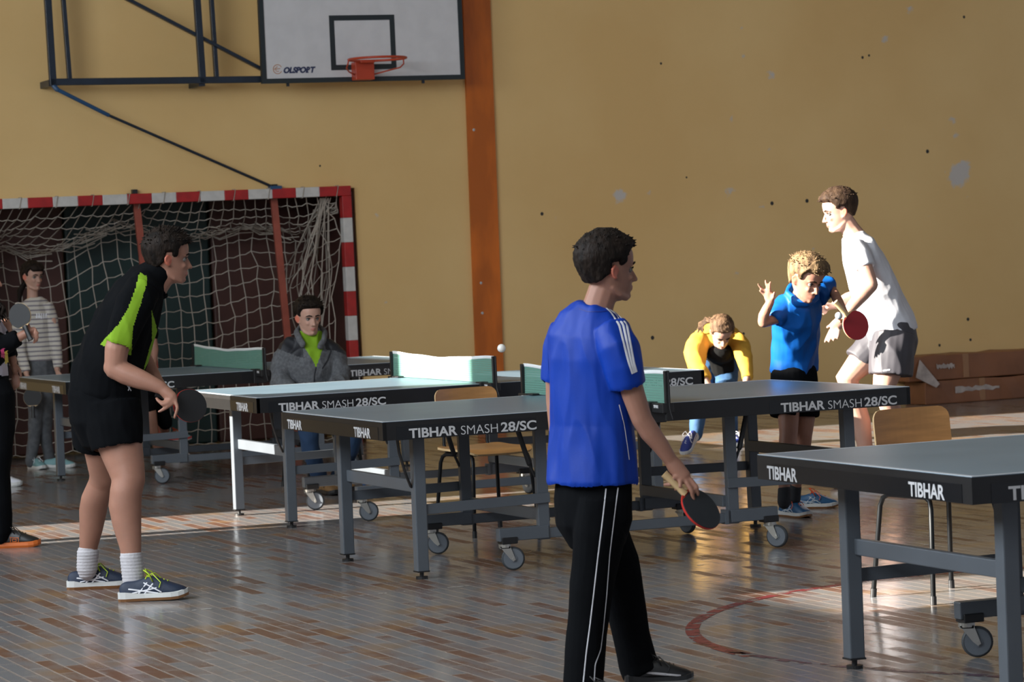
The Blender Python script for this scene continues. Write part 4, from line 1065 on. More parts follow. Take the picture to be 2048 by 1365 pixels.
# ================================================================== boy in the royal blue shirt, foreground
F = Fig('person in royal blue shirt and black track trousers, seen from behind in the foreground', (1215, 1400), 10.6)
b = F.body; rt = F.root
HM = head_matrix(F.p(1218, 545, .0), 21, 0, 2, 1.0); head(b, HM)
sB = Vector((.77, -.64, 0))
tube(b, F.P([(1190, 640), (1197, 610), (1207, 580)]), [(.066, .062), (.051, .053), (.050, .052)], side=Yx)
tube(b, F.P([(1185, 1010), (1183, 900), (1181, 800), (1180, 700), (1186, 645)]), [(.14, .10), (.125, .08), (.13, .085), (.145, .085), (.10, .06)], side=sB)
tube(b, F.P([(1236, 672, -.11), (1250, 730, -.12), (1267, 790, -.12), (1284, 840, -.11)]), [.048, .042, .040, .036], n=14)
tube(b, F.P([(1283, 838, -.11), (1300, 865, -.10), (1322, 893, -.09), (1342, 922, -.08)]), [.036, .036, .030, .0235], n=14)
hand_px(b, F, (1338, 916, -.08), (1366, 956, -.08), [[(1381, 960, -.085), (1393, 975, -.09), (1396, 990, -.085)], [(1373, 966, -.095), (1383, 982, -.10), (1387, 1001, -.095)], [(1360, 964, -.10), (1361, 974, -.105), (1351, 979, -.10)], [(1347, 958, -.10), (1341, 970, -.10), (1330, 970, -.095)]],
        [(1358, 945, -.055), (1376, 962, -.045)], rp=(.030, .020), fr=.0088, side=Vector((.75, 0, .65)))
tube(b, F.P([(1122, 676, .11), (1112, 740, .12), (1111, 800, .12), (1116, 862, .10)]), [.044, .038, .034, .032], n=14)
tube(b, F.P([(1116, 862, .10), (1140, 890, .22), (1165, 900, .34)]), [.032, .030, .024], n=14)
hand_px(b, F, (1160, 899, .32), (1185, 905, .38), [[(1195, 905, .42), (1205, 912, .44)], [(1194, 911, .41), (1202, 919, .43)], [(1190, 915, .40), (1198, 923, .42)], [(1185, 918, .39), (1192, 925, .41)]], [(1180, 893, .38), (1192, 893, .42)])
tube(b, F.P([(1203, 1000, -.06), (1190, 1130, -.08), (1172, 1270, -.10), (1164, 1390, -.12)]), [.06, .05, .045, .035]); tube(b, F.P([(1172, 1000, .08), (1231, 1130, .11), (1262, 1270, .15), (1282, 1345, .16)]), [.06, .05, .045, .035])
bd = grow('body', b, SK, rt, .0045, 4)
face_details(rt, bd, HM, M_hairD); hair(rt, HM, M_hairD, top=.024, sidet=.013, front=.168, spikes=420, spikelen=.020, seed=9, nape=.056, curly=.002, temple=.112)
s = B_()
tube(s, F.P([(1184, 966), (1183, 900), (1183, 850), (1180, 780), (1180, 720), (1180, 675), (1184, 640), (1192, 617)]), [(.166, .122), (.158, .108), (.150, .096), (.148, .096), (.152, .098), (.158, .088), (.125, .066), (.070, .058)], n=26, side=sB, round_caps=False)
tube(s, F.P([(1222, 660, -.08), (1236, 700, -.12), (1246, 735, -.125), (1255, 772, -.12)]), [.058, .064, .061, .056], n=18, round_caps=False)
tube(s, F.P([(1134, 664, .09), (1119, 700, .115), (1113, 740, .12), (1110, 764, .12)]), [.054, .056, .052, .048], n=18, round_caps=False)
q1 = (F.p(1255, 772, -.12)-F.p(1246, 735, -.125)).normalized(); q2 = (F.p(1110, 764, .12)-F.p(1113, 740, .12)).normalized(); q3 = (F.p(1184, 966)-F.p(1183, 900)).normalized()
def foldB(p):
    return folds(.011, 7, 1.6, 2)(p)+folds(.006, 15, 4, 4)(p)
sh = grow('shirt', s, [M_blueK], rt, .0055, 4, foldB, cuts=[(F.p(1255, 772, -.12), q1, .08), (F.p(1110, 764, .12), q2, .07), (F.p(1184, 966), q3, .2)])
for i, w0 in enumerate(((0, 0), (9, -1), (17, -3))):
    dx, dy = w0
    ribbon('shoulder_stripe', sh, [(1206+dx*.8, 611+dx*.55), (1222+dx, 626+dx*.3), (1238+dx*.9, 650), (1248+dx*.75, 690), (1257+dx*.6, 725), (1265+dx*.45, 748-dx*.2)], .0085, M_stripe, rt)
ribbon('side_piping', sh, [(1238, 810), (1248, 850), (1254, 890), (1258, 920)], .003, M_stripe, rt)
ribbon('neck_seam', sh, [(1158, 618), (1175, 624), (1200, 624), (1218, 622)], .0035, mat('dark_blue_seam', (.003, .02, .22), .5), rt)
s = B_()
tube(s, F.P([(1186, 955), (1186, 1000), (1190, 1045)]), [(.142, .092), (.148, .105), (.140, .115)], n=24, side=sB)
tube(s, F.P([(1203, 1000, -.06), (1198, 1070, -.07), (1190, 1130, -.08), (1180, 1200, -.09), (1172, 1270, -.10), (1170, 1330, -.11), (1166, 1385, -.12), (1160, 1402, -.12)]), [(.075, .085), (.080, .096), (.072, .085), (.068, .076), (.066, .073), (.066, .070), (.068, .068), (.072, .070)], n=20, side=sB, round_caps=False)
tube(s, F.P([(1170, 1000, .08), (1205, 1070, .10), (1232, 1130, .11), (1250, 1200, .13), (1262, 1270, .15), (1274, 1325, .16), (1284, 1345, .16)]), [(.070, .085), (.078, .10), (.072, .088), (.066, .074), (.062, .066), (.064, .068), (.070, .072)], n=20, side=sB, round_caps=False)
tr = grow('track_trousers', s, [M_black], rt, .0055, 4, folds(.006, 7, 4, 9))
ribbon('side_piping', tr, [(1212, 978), (1205, 1040), (1195, 1120), (1187, 1190), (1180, 1250), (1172, 1310), (1167, 1362), (1165, 1385)], .0042, M_stripe, rt)
ribbon('side_piping', tr, [(1236, 976), (1230, 1020), (1219, 1110), (1213, 1190), (1206, 1260), (1201, 1300), (1190, 1330), (1188, 1362), (1188, 1385)], .0042, M_stripe, rt)
M_bshoe = mat('black_trainer_leather', (.012, .012, .013), .4); M_bsole = mat('grey_white_sole', (.35, .34, .32), .5)
SW = [(.17, .040, .23, .032, .010), (.09, .050, .17, .040, .012), (.03, .056, .09, .050, .006)]
g = ground(1252, 1371); shoe(rt, g, R(6), .235, (M_bshoe, [M_bshoe, M_bsole]), M_bshoe, SW, 0, markm=M_sock)
g = ground(1140, 1424); shoe(rt, g, R(28), .235, (M_bshoe, [M_bshoe, M_bsole]), M_bshoe, SW, 0, markm=M_sock)
n_ = (-_f*.62+(RT*.7+UP*.7)*.78)
racket(10.50, (1401, 1019), (1326, 944), n_, 0, M_rubB, M_rubR, 'black-faced racket with red edge held by the boy in royal blue', edge=M_rededge)

# ================================================================== boy in bright blue, serving
F = Fig('person in bright blue shirt and black shorts serving over the middle table, arms raised', (1600, 1042), 16.75)
b = F.body; rt = F.root
HM = head_matrix(F.p(1612, 563, -.30), -52, 24, -4, 1.02); head(b, HM)
sC = Vector((-.87, -.5, 0))
tube(b, F.P([(1598, 620, -.10), (1600, 596, -.16), (1606, 578, -.22)]), [(.060, .058), (.048, .048), (.046, .046)], side=Yx)
tube(b, F.P([(1588, 780, .06), (1588, 720, .03), (1592, 660, -.04), (1596, 615, -.10)]), [(.115, .09), (.105, .08), (.12, .085), (.10, .07)], side=sC)
tube(b, F.P([(1566, 612, -.14), (1551, 638, -.20), (1527, 646, -.26)]), [.036, .032, .027], n=14)
tube(b, F.P([(1525, 645, -.26), (1527, 632, -.27), (1534, 617, -.28), (1542, 602, -.28)]), [.027, .029, .026, .021], n=14)
hand_px(b, F, (1541, 604, -.28), (1537, 587, -.28), [[(1529, 582, -.28), (1522, 576, -.28), (1516, 569, -.29)], [(1535, 578, -.285), (1533, 570, -.29), (1531, 562, -.29)], [(1540, 580, -.29), (1539, 571, -.295), (1541, 564, -.29)], [(1528, 590, -.28), (1524, 585, -.285), (1520, 582, -.29)]], [(1547, 594, -.30), (1549, 585, -.31)], rp=(.030, .015), fr=.0078, side=Vector((1, 0, .3)))
tube(b, F.P([(1640, 580, .02), (1658, 570, .06), (1670, 590, -.02)]), [.036, .032, .027], n=14)
tube(b, F.P([(1669, 588, -.02), (1677, 604, -.14), (1685, 620, -.24), (1691, 631, -.30)]), [.027, .027, .023, .020], n=14)
hand_px(b, F, (1689, 628, -.29), (1690, 640, -.36), [[(1684, 641, -.37), (1678, 639, -.39)], [(1686, 645, -.37), (1680, 645, -.39)], [(1694, 646, -.37), (1698, 650, -.385)], [(1690, 648, -.37), (1690, 655, -.385)]], [(1696, 636, -.33), (1701, 643, -.37)], rp=(.026, .016), fr=.0075)
tube(b, F.P([(1575, 790, .02), (1577, 835, -.03), (1577, 868, -.07), (1574, 905, -.10), (1570, 940, -.13), (1568, 985, -.16)]), [.072, .058, .050, .048, .036, .030], n=16)
tube(b, F.P([(1607, 790, .08), (1610, 835, .06), (1607, 870, .04), (1603, 905, .05), (1596, 945, .07), (1589, 985, .08)]), [.072, .056, .048, .048, .036, .030], n=16)
bd = grow('body', b, SK, rt, .0055, 4)
face_details(rt, bd, HM, M_hairB, gaze=.1); hair(rt, HM, M_hairL, top=.028, sidet=.014, front=.160, spikes=520, spikelen=.028, seed=5, nape=.05, fringe=.012)
s = B_()
tube(s, F.P([(1588, 742, .04), (1589, 710, .02), (1592, 670, -.03), (1595, 635, -.09), (1598, 607, -.13), (1601, 590, -.15)]), [(.135, .105), (.130, .100), (.132, .100), (.140, .100), (.125, .085), (.080, .06)], n=26, side=sC, round_caps=False)
tube(s, F.P([(1575, 605, -.13), (1560, 622, -.18), (1550, 640, -.21)]), [.055, .052, .046], n=18, round_caps=False)
tube(s, F.P([(1632, 595, -.06), (1650, 576, .03), (1660, 568, .06)]), [.056, .052, .044], n=18, round_caps=False)
tube(s, F.P([(1583, 575, -.10), (1575, 588, -.17), (1592, 604, -.23), (1615, 606, -.24), (1632, 596, -.20), (1634, 580, -.12), (1606, 568, -.07), (1583, 575, -.10)]), [(.022, .016)]*8, n=12)
sh = grow('shirt', s, [M_blueC], rt, .006, 4, folds(.010, 10, 5, 3))
s = B_()
tube(s, F.P([(1588, 738, .03), (1588, 770, .04), (1590, 795, .04)]), [(.130, .10), (.135, .105), (.130, .105)], n=24, side=sC)
tube(s, F.P([(1572, 775, .01), (1568, 810, -.02), (1566, 832, -.04)]), [.078, .074, .070], n=18, round_caps=False); tube(s, F.P([(1610, 775, .07), (1613, 810, .06), (1614, 834, .05)]), [.078, .070, .066], n=18, round_caps=False)
grow('shorts', s, [M_black], rt, .006, 4, folds(.006, 8, 4, 5))
for L_ in ([(1569, 980, -.155), (1568, 1006, -.17)], [(1590, 974, .08), (1588, 1000, .085)]):
    bm = B_(); tube(bm, F.P(L_), [.036, .036], n=16); grow('sock', bm, M_sockD, rt, .005, 2)
M_tealS = mat('blue_teal_trainer', (.012, .085, .20), .45); M_orl = mat('orange_lace', (.75, .10, .02), .5); M_sil = mat('silver_trim', (.45, .5, .55), .35)
g = ground(1563, 1034); shoe(rt, g+Vector((0, .06, 0)), R(-58), .255, (M_tealS, [M_wsole, M_gum]), M_orl, MK, 0, markm=M_sil)
g = ground(1586, 1018); shoe(rt, g, R(-14), .255, (M_tealS, [M_wsole, M_gum]), M_orl, MK, 0, markm=M_sil)
racket(16.38, (1711, 651), (1662, 606), (.42, -.9, .05), 0, M_rubR, M_rubK, 'red racket swung by the boy in bright blue, before the white shirt', edge=M_plyedge)
ball(1677.5, 632, 16.28, M_ballg, 'greyish table tennis ball just in front of the red racket handle')

# ================================================================== tall player in the white shirt
F = Fig('tall person in white T-shirt and grey-black shorts, bending forward at the right', (1760, 975), 18.6)
b = F.body; rt = F.root
HM = head_matrix(F.p(1678, 427), 190, 9, 0, 1.06); head(b, HM)
sD = Vector((-.26, .97, 0))
tube(b, F.P([(1712, 478), (1700, 458), (1687, 438)]), [(.075, .07), (.056, .058), (.054, .056)], side=Yx)
tube(b, F.P([(1790, 700), (1779, 650), (1757, 600), (1738, 550), (1718, 500)]), [(.15, .12), (.14, .11), (.15, .12), (.16, .11), (.14, .08)], side=sD)
tube(b, F.P([(1716, 500, -.19), (1730, 535, -.24), (1743, 570, -.26)]), [.050, .046, .040], n=14)
tube(b, F.P([(1743, 571, -.26), (1725, 590, -.27), (1705, 612, -.28), (1687, 636, -.28)]), [.040, .042, .036, .026], n=14)
hand_px(b, F, (1686, 637, -.28), (1668, 657, -.28), [[(1661, 661, -.27), (1656, 671, -.27), (1650, 684, -.27)], [(1666, 665, -.28), (1662, 674, -.28), (1658, 684, -.28)], [(1672, 665, -.29), (1670, 672, -.29), (1667, 681, -.29)], [(1678, 661, -.30), (1677, 669, -.30), (1675, 677, -.30)]], [(1668, 646, -.26), (1655, 655, -.25)], rp=(.038, .016), fr=.0095, side=Vector((1, 0, -.3)))
tube(b, F.P([(1722, 500, .18), (1730, 560, .20), (1718, 590, .18)]), [.050, .044, .040], n=14)
tube(b, F.P([(1718, 590, .18), (1695, 598, .12), (1668, 612, .05)]), [.040, .038, .026], n=14)
hand_px(b, F, (1668, 612, .05), (1652, 617, .03), [[(1647, 613, .02), (1642, 616, .0)], [(1648, 618, .02), (1641, 621, .0)], [(1649, 622, .02), (1643, 626, .0)], [(1652, 625, .02), (1647, 629, .0)]], [(1655, 608, .0), (1649, 610, -.02)], rp=(.034, .016), fr=.009)
tube(b, F.P([(1785, 690, -.10), (1775, 745, -.12), (1768, 776, -.12), (1780, 815, -.06), (1800, 870, 0), (1815, 925, .05), (1822, 965, .08)]), [.11, .085, .068, .062, .062, .045, .038], n=16)
tube(b, F.P([(1765, 690, .10), (1722, 725, .05), (1694, 758, .02), (1708, 800, .06), (1722, 845, .10), (1731, 900, .12), (1738, 965, .14)]), [.11, .085, .070, .062, .060, .045, .038], n=16)
bd = grow('body', b, SKP, rt, .0055, 4)
face_details(rt, bd, HM, M_hairB); hair(rt, HM, M_hairB, top=.026, sidet=.011, front=.166, spikes=420, spikelen=.022, seed=2, nape=.06, fringe=.006, temple=.115)
M_wt = mat('white_cotton', (.66, .67, .72), .75, bump=.15, bscale=260)
s = B_()
tube(s, F.P([(1785, 668), (1779, 645), (1759, 602), (1742, 560), (1727, 520), (1716, 492), (1707, 470)]), [(.165, .150), (.165, .145), (.170, .137), (.185, .127), (.19, .106), (.16, .085), (.085, .062)], n=26, side=sD, round_caps=False)
tube(s, F.P([(1712, 492, -.14), (1720, 512, -.20), (1731, 536, -.235)]), [.062, .064, .057], n=18, round_caps=False)
tube(s, F.P([(1716, 492, .14), (1724, 520, .19), (1730, 545, .20)]), [.062, .062, .056], n=18, round_caps=False)
sh = grow('t_shirt', s, [M_wt], rt, .006, 4, folds(.010, 8, 4, 8))
M_gsh = mat('charcoal_polyester_shorts', (.050, .047, .056), .6, bump=.1, bscale=300)
s = B_()
tube(s, F.P([(1782, 648), (1786, 680), (1782, 700)]), [(.165, .13), (.17, .14), (.165, .14)], n=24, side=sD)
tube(s, F.P([(1788, 670, -.08), (1784, 710, -.11), (1781, 750, -.12)]), [.125, .13, .128], n=20, round_caps=False); tube(s, F.P([(1772, 672, .08), (1742, 698, .07), (1713, 724, .05)]), [.12, .105, .085], n=20, round_caps=False)
so = grow('shorts', s, [M_gsh, M_stripe], rt, .006, 4, folds(.008, 8, 4, 6))
ribbon('emblem', so, [(1766, 742), (1772, 741), (1780, 740)], .008, M_stripe, rt)
for g, a_ in ((ground(1838, 969), 186), (ground(1756, 973), 188)): shoe(rt, g, R(a_), .29, (M_wt, [M_wsole, M_gum]), M_stripe, None, 0)

# ================================================================== girl in the yellow cardigan
F = Fig('person in mustard yellow cardigan and jeans bending down by the end wall', (1405, 905), 22.4)
b = F.body; rt = F.root
HM = head_matrix(F.p(1443, 667, -.25), -82, 46, 0, 1.0); head(b, HM)
tube(b, F.P([(1440, 690, .0), (1442, 682, -.12), (1443, 675, -.2)]), [.06, .048, .045]); X_ = Vector((1, 0, 0))
tube(b, F.P([(1435, 690, .45), (1436, 685, .25), (1438, 692, .03)]), [(.14, .09), (.12, .09), (.13, .08)], side=X_)
for sg, L_ in ((0, [(1396, 690, -.02), (1393, 725, -.15), (1410, 760, -.25), (1424, 782, -.28)]), (1, [(1478, 690, -.02), (1490, 722, -.12), (1494, 755, -.20), (1488, 785, -.25)])):
    tube(b, F.P(L_), [.04, .034, .028, .022]); q = L_[-1]; d = 1 if sg == 0 else -1
    hand_px(b, F, q, (q[0]+3*d, q[1]+13, q[2]-.02), [[(q[0]+(3+k*3-5)*d, q[1]+20, q[2]-.03), (q[0]+(4+k*3-5)*d, q[1]+29, q[2]-.02)] for k in range(4)], [(q[0]+9*d, q[1]+12, q[2]), (q[0]+12*d, q[1]+18, q[2])], rp=(.026, .014), fr=.0075)
bd = grow('body', b, SKP, rt, .006, 4)
face_details(rt, bd, HM, M_hairB); M_hairG = hairmat('light_brown_hair', (.16, .095, .055), (.06, .035, .02))
hr = hair(rt, HM, M_hairG, top=.014, sidet=.012, front=.172, spikes=60, spikelen=.012, seed=12, nape=.05)
bm = B_(); ML = Matrix.Translation(-rt.location); rnd = random.Random(4)
for k in range(34):
    j = lambda a: rnd.uniform(-a, a)
    tube(bm, [ML @ F.p(1432+j(6), 646+j(4), -.10), ML @ F.p(1415+j(5), 640+j(5), -.05), ML @ F.p(1402+j(5), 650+j(5), -.05), ML @ F.p(1400+j(8), 662+j(4), -.05)], [.006, .007, .006, .002], n=5)
link_mesh('ponytail', bm, M_hairG, rt, smooth=True)
M_must = mat('mustard_yellow_knit', (.62, .34, .035), .85, bump=.5, bscale=220); M_jean = mat('blue_denim', (.022, .075, .17), .8, bump=.3, bscale=260); M_knit = mat('black_knit', (.008, .008, .008), .95, spec=.08)
s = B_(); tube(s, F.P([(1438, 700, .30), (1440, 705, .10), (1442, 706, -.06)]), [(.13, .11), (.115, .10), (.09, .07)], side=X_); tube(s, F.P([(1442, 712, .10), (1446, 740, .16)]), [(.095, .08), (.085, .08)], side=X_); grow('black_top', s, [M_knit], rt, .007, 4)
s = B_(); tube(s, F.P([(1433, 682, .48), (1434, 674, .25), (1436, 680, .02)]), [(.165, .10), (.17, .10), (.165, .085)], n=24, side=X_)
tube(s, F.P([(1400, 682, .02), (1390, 705, -.08), (1394, 732, -.17), (1411, 760, -.25)]), [.078, .076, .062, .045], n=18, round_caps=False)
tube(s, F.P([(1472, 682, .02), (1484, 700, -.06), (1490, 725, -.13), (1494, 757, -.20)]), [.072, .066, .052, .040], n=18, round_caps=False)
grow('cardigan', s, [M_must], rt, .0065, 4, folds(.012, 9, 6, 3))
s = B_(); tube(s, F.P([(1436, 700, .55), (1440, 700, .42)]), [(.16, .12), (.15, .12)], side=X_)
tube(s, F.P([(1425, 705, .50), (1405, 780, .15), (1396, 830, .10), (1391, 872, .08)]), [.10, .075, .058, .046], n=16); tube(s, F.P([(1452, 705, .50), (1453, 765, .10), (1460, 830, .35), (1464, 880, .50)]), [.10, .078, .055, .045], n=16)
grow('jeans', s, [M_jean], rt, .0065, 4, folds(.006, 10, 8, 3))
M_bsh = mat('dark_blue_canvas', (.010, .025, .16), .6)
g = ground(1376, 912); shoe(rt, Vector((g.x+.07, g.y+.12, .12)), R(-118), .25, (M_bsh, [M_wsole, M_wsole]), M_stripe, [(.03, .05, .2, .03, .01)], -.48, markm=M_stripe)
g = ground(1462, 892); shoe(rt, g, R(-80), .25, (M_bsh, [M_wsole, M_wsole]), M_stripe, None, 0)

# ================================================================== seated boy in the grey jacket
F = Fig('person in grey fleece jacket over a lime top, sitting between the rear tables', (650, 985), 20.55)
b = F.body; rt = F.root
HM = head_matrix(F.p(618, 639, -.04), -66, 5, 0, 1.04); head(b, HM); sF = Vector((-.97, -.26, 0))
tube(b, F.P([(620, 690), (618, 668, -.01), (617, 652, -.02)]), [(.066, .06), (.050, .050), (.048, .048)], side=Yx)
tube(b, F.P([(624, 800, .05), (622, 740), (620, 700)]), [(.13, .10), (.13, .09), (.13, .08)], side=sF)
for L_, kk in (([(602, 800, -.35), (616, 812, -.42)], -1), ([(645, 800, -.35), (630, 812, -.42)], 1)):
    hand_px(b, F, L_[0], L_[1], [[(L_[1][0]+k*3-4, L_[1][1]+8, -.44), (L_[1][0]+k*3-4, L_[1][1]+17, -.43)] for k in range(4)], [(L_[1][0]-kk*7, L_[1][1]+3, -.45), (L_[1][0]-kk*8, L_[1][1]+9, -.46)])
bd = grow('body', b, SKP, rt, .006, 4)
face_details(rt, bd, HM, M_hairD, gaze=.25); hair(rt, HM, M_hairD, top=.026, sidet=.013, front=.166, spikes=300, spikelen=.026, seed=21, nape=.05, temple=.11)
M_fl = mat('grey_fleece', (.115, .12, .13), .95, bump=.9, bscale=180, var=.3, vscale=60); M_yoke = mat('black_softshell', (.010, .011, .016), .6)
s = B_()
tube(s, F.P([(624, 800, .04), (623, 765, .02), (621, 728, 0), (620, 706, 0), (620, 688, 0), (619, 671, 0)]), [(.18, .125), (.175, .125), (.18, .125), (.17, .11), (.13, .085), (.085, .065)], n=26, side=sF)
tube(s, F.P([(580, 698, -.02), (565, 726, -.03), (563, 765, -.08), (585, 790, -.22), (604, 800, -.34)]), [.072, .072, .068, .058, .045], n=18); tube(s, F.P([(660, 698, .04), (676, 726, .03), (682, 765, -.04), (662, 790, -.2), (645, 800, -.34)]), [.072, .070, .066, .058, .045], n=18)
ja = grow('jacket', s, [M_fl, M_yoke, M_lime], rt, .0065, 4, folds(.016, 9, 7, 13))
paint(ja, [(590, 640), (562, 660), (546, 694), (570, 704), (596, 714), (608, 716), (604, 680), (600, 655)], 1)
paint(ja, [(644, 645), (678, 660), (698, 690), (696, 712), (672, 702), (652, 700), (646, 676)], 1)
paint(ja, [(598, 662), (646, 662), (648, 690), (640, 715), (632, 735), (622, 716), (608, 694)], 2)
c = B_(); tube(c, F.P([(606, 690, -.13), (597, 676, -.10), (593, 664, .0), (600, 656, .09), (620, 652, .12), (640, 656, .09), (650, 666, .0), (648, 680, -.10), (640, 694, -.12)]), [(.024, .016)]*9, n=12, side=Vector((0, 0, 1)))
grow('hood', c, M_fl, rt, .006, 3, folds(.004, 14, 12, 2))
ribbon('zip', ja, [(632, 735), (629, 750), (628, 770)], .008, M_yoke, rt); ribbon('pocket_zip', ja, [(662, 702), (655, 722), (644, 738)], .010, M_yoke, rt)
s = B_()
tube(s, F.P([(622, 806, .08), (622, 798, .03)]), [(.17, .12), (.17, .12)], side=sF)
tube(s, F.P([(602, 806, 0), (608, 818, -.25), (612, 838, -.42), (622, 900, -.40), (640, 958, -.30)]), [.095, .085, .072, .058, .050], n=16); tube(s, F.P([(645, 806, .02), (690, 822, -.18), (714, 842, -.30), (698, 905, -.28), (675, 955, -.22)]), [.095, .085, .072, .058, .050], n=16)
grow('jeans', s, [mat('dark_blue_denim', (.012, .040, .10), .8, bump=.3, bscale=260)], rt, .007, 4, folds(.006, 10, 8, 3))
M_boot = mat('tan_suede', (.20, .105, .035), .7, var=.3, vscale=20)
g = ground(636, 992); shoe(rt, g+Vector((0, .16, 0)), R(-62), .27, (M_boot, [M_dark, M_dark]), M_dark, None, 0); g = ground(664, 986); shoe(rt, g+Vector((0, .16, 0)), R(-58), .27, (M_boot, [M_dark, M_dark]), M_dark, None, 0)

# ================================================================== girl in the striped top, at the goal
F = Fig('person in pale striped long-sleeved top and grey trousers standing in the goal', (80, 940), 23.85)
b = F.body; rt = F.root
HM = head_matrix(F.p(66, 556, -.02), -48, 4, 0, .94); head(b, HM); sG = Vector((-.82, -.57, 0))
tube(b, F.P([(66, 610), (65, 590, 0), (65, 570, 0)]), [(.055, .05), (.042, .042), (.042, .042)], side=Yx)
tube(b, F.P([(82, 735), (75, 660), (68, 612)]), [(.10, .08), (.09, .07), (.10, .065)], side=sG)
for L_ in ([(105, 640, 0), (114, 700, -.03), (114, 740, -.10)], [(36, 640, -.05), (42, 700, -.10), (53, 748, -.16)]):
    tube(b, F.P(L_), [.032, .030, .022]); q = L_[-1]
    hand_px(b, F, q, (q[0]+2, q[1]+13, q[2]-.02), [[(q[0]-3+k*3, q[1]+19, q[2]-.03), (q[0]-2+k*3, q[1]+27, q[2]-.03)] for k in range(4)], [(q[0]+9, q[1]+11, q[2]-.03), (q[0]+10, q[1]+18, q[2]-.03)], rp=(.024, .013), fr=.0075)
bd = grow('body', b, SKP, rt, .006, 4)
face_details(rt, bd, HM, M_hairD); hair(rt, HM, M_hairD, top=.016, sidet=.013, front=.145, spikes=80, spikelen=.012, seed=31, nape=.05, fringe=.008)
bm = B_(); ML = Matrix.Translation(-rt.location); tube(bm, [ML @ F.p(50, 566, .07), ML @ F.p(40, 582, .09), ML @ F.p(38, 605, .08)], [.02, .026, .012], n=10); link_mesh('ponytail', bm, M_hairD, rt, smooth=True)
def striped():
    m = mat('cream_cloth_with_thin_stripes', (.5, .5, .5), .8); nt = m.node_tree; N = nt.nodes; L = nt.links; b_ = N['Principled BSDF']
    tc = N.new('ShaderNodeTexCoord'); wv = N.new('ShaderNodeTexWave'); wv.bands_direction = 'Z'; wv.inputs['Scale'].default_value = 9.0; wv.inputs['Distortion'].default_value = .6; L.new(tc.outputs['Object'], wv.inputs[0])
    rp = N.new('ShaderNodeValToRGB'); e = rp.color_ramp.elements; e[0].position = .0; e[0].color = (.16, .14, .17, 1); e[1].position = .45; e[1].color = (.52, .48, .42, 1)
    L.new(wv.outputs['Color'], rp.inputs[0]); L.new(rp.outputs[0], b_.inputs['Base Color']); return m
M_str = striped(); M_gt = mat('grey_jersey', (.10, .105, .115), .85, var=.25, vscale=30)
s = B_()
tube(s, F.P([(82, 722), (80, 690), (75, 650), (70, 620), (68, 604), (67, 596)]), [(.125, .09), (.115, .085), (.12, .085), (.135, .08), (.11, .065), (.06, .05)], n=24, side=sG, round_caps=False)
tube(s, F.P([(92, 608, .02), (103, 640, .02), (112, 690, -.02), (116, 736, -.09)]), [.052, .050, .042, .034], n=16, round_caps=False); tube(s, F.P([(44, 608, -.04), (37, 645, -.06), (41, 700, -.10), (52, 744, -.15)]), [.052, .050, .042, .034], n=16, round_caps=False)
sh = grow('top', s, [M_str, M_stripe], rt, .006, 4, folds(.006, 10, 6, 3))
for k in range(5): paint(sh, [(72+k*4.6, 627), (75+k*4.6, 627), (75+k*4.6, 637), (72+k*4.6, 637)], 1)
s = B_(); tube(s, F.P([(82, 720), (83, 740), (84, 760)]), [(.11, .085), (.12, .09), (.12, .09)], side=sG)
tube(s, F.P([(72, 750, -.02), (72, 830, -.02), (68, 880, .0), (61, 925, .02)]), [.078, .055, .048, .038], n=16); tube(s, F.P([(95, 750, .02), (90, 830, .03), (92, 880, .08), (100, 922, .12)]), [.078, .058, .048, .038], n=16)
grow('trousers', s, [M_gt], rt, .0065, 4, folds(.005, 10, 8, 3))
M_mint = mat('mint_trainer', (.18, .34, .36), .6)
g = ground(60, 938); shoe(rt, g, R(-55), .24, (M_mint, [M_wsole, M_wsole]), M_stripe, None, 0); g = ground(88, 938); shoe(rt, g, R(-8), .25, (M_mint, [M_wsole, M_wsole]), M_stripe, None, 0)
racket(23.65, (65, 795), (67, 835), (.1, -1, .1), 0, M_rubK, M_rubR, 'black racket hanging from the hand of the girl in the striped top', hm=M_dark, sc=.92)

# ================================================================== player cut by the left edge
F = Fig('person in black jacket cut off by the left photo edge, raising a racket', (0, 1097), 17.25)
b = F.body; rt = F.root
HM = head_matrix(F.p(-32, 560), 5, 5, 0, .98); head(b, HM)
tube(b, F.P([(-40, 650), (-36, 620), (-34, 590)]), [.07, .052, .05]); tube(b, F.P([(-35, 800), (-38, 720), (-40, 650)]), [(.13, .10), (.13, .09), (.13, .08)], side=Yx)
tube(b, F.P([(-5, 695, -.18), (25, 683, -.20), (50, 668, -.2)]), [.036, .030, .024])
hand_px(b, F, (46, 671, -.2), (62, 662, -.2), [[(67, 656, -.21), (72, 660, -.235), (68, 667, -.24)], [(69, 662, -.21), (76, 667, -.235), (70, 673, -.24)], [(69, 668, -.21), (76, 675, -.235), (69, 680, -.24)], [(67, 673, -.21), (74, 682, -.235), (67, 686, -.24)]], [(58, 652, -.22), (52, 644, -.23)], rp=(.032, .02), fr=.0088)
tube(b, F.P([(10, 650, .15), (18, 700, .15), (26, 725, .13)]), [.036, .030, .024]); hand_px(b, F, (25, 722, .13), (31, 745, .12), [[(25+k*4, 756, .11), (26+k*4, 770-abs(k-1)*2, .105), (25+k*4, 779-abs(k-1)*3, .10)] for k in range(4)], [(40, 742, .1), (42, 754, .09)], fr=.0085)
bd = grow('body', b, SK, rt, .006, 4); face_details(rt, bd, HM, M_hairD); hair(rt, HM, M_hairD, top=.02, sidet=.018, front=.16, spikes=60, seed=2, nape=.02)
bm = B_(); ML = Matrix.Translation(-rt.location); rnd = random.Random(8)
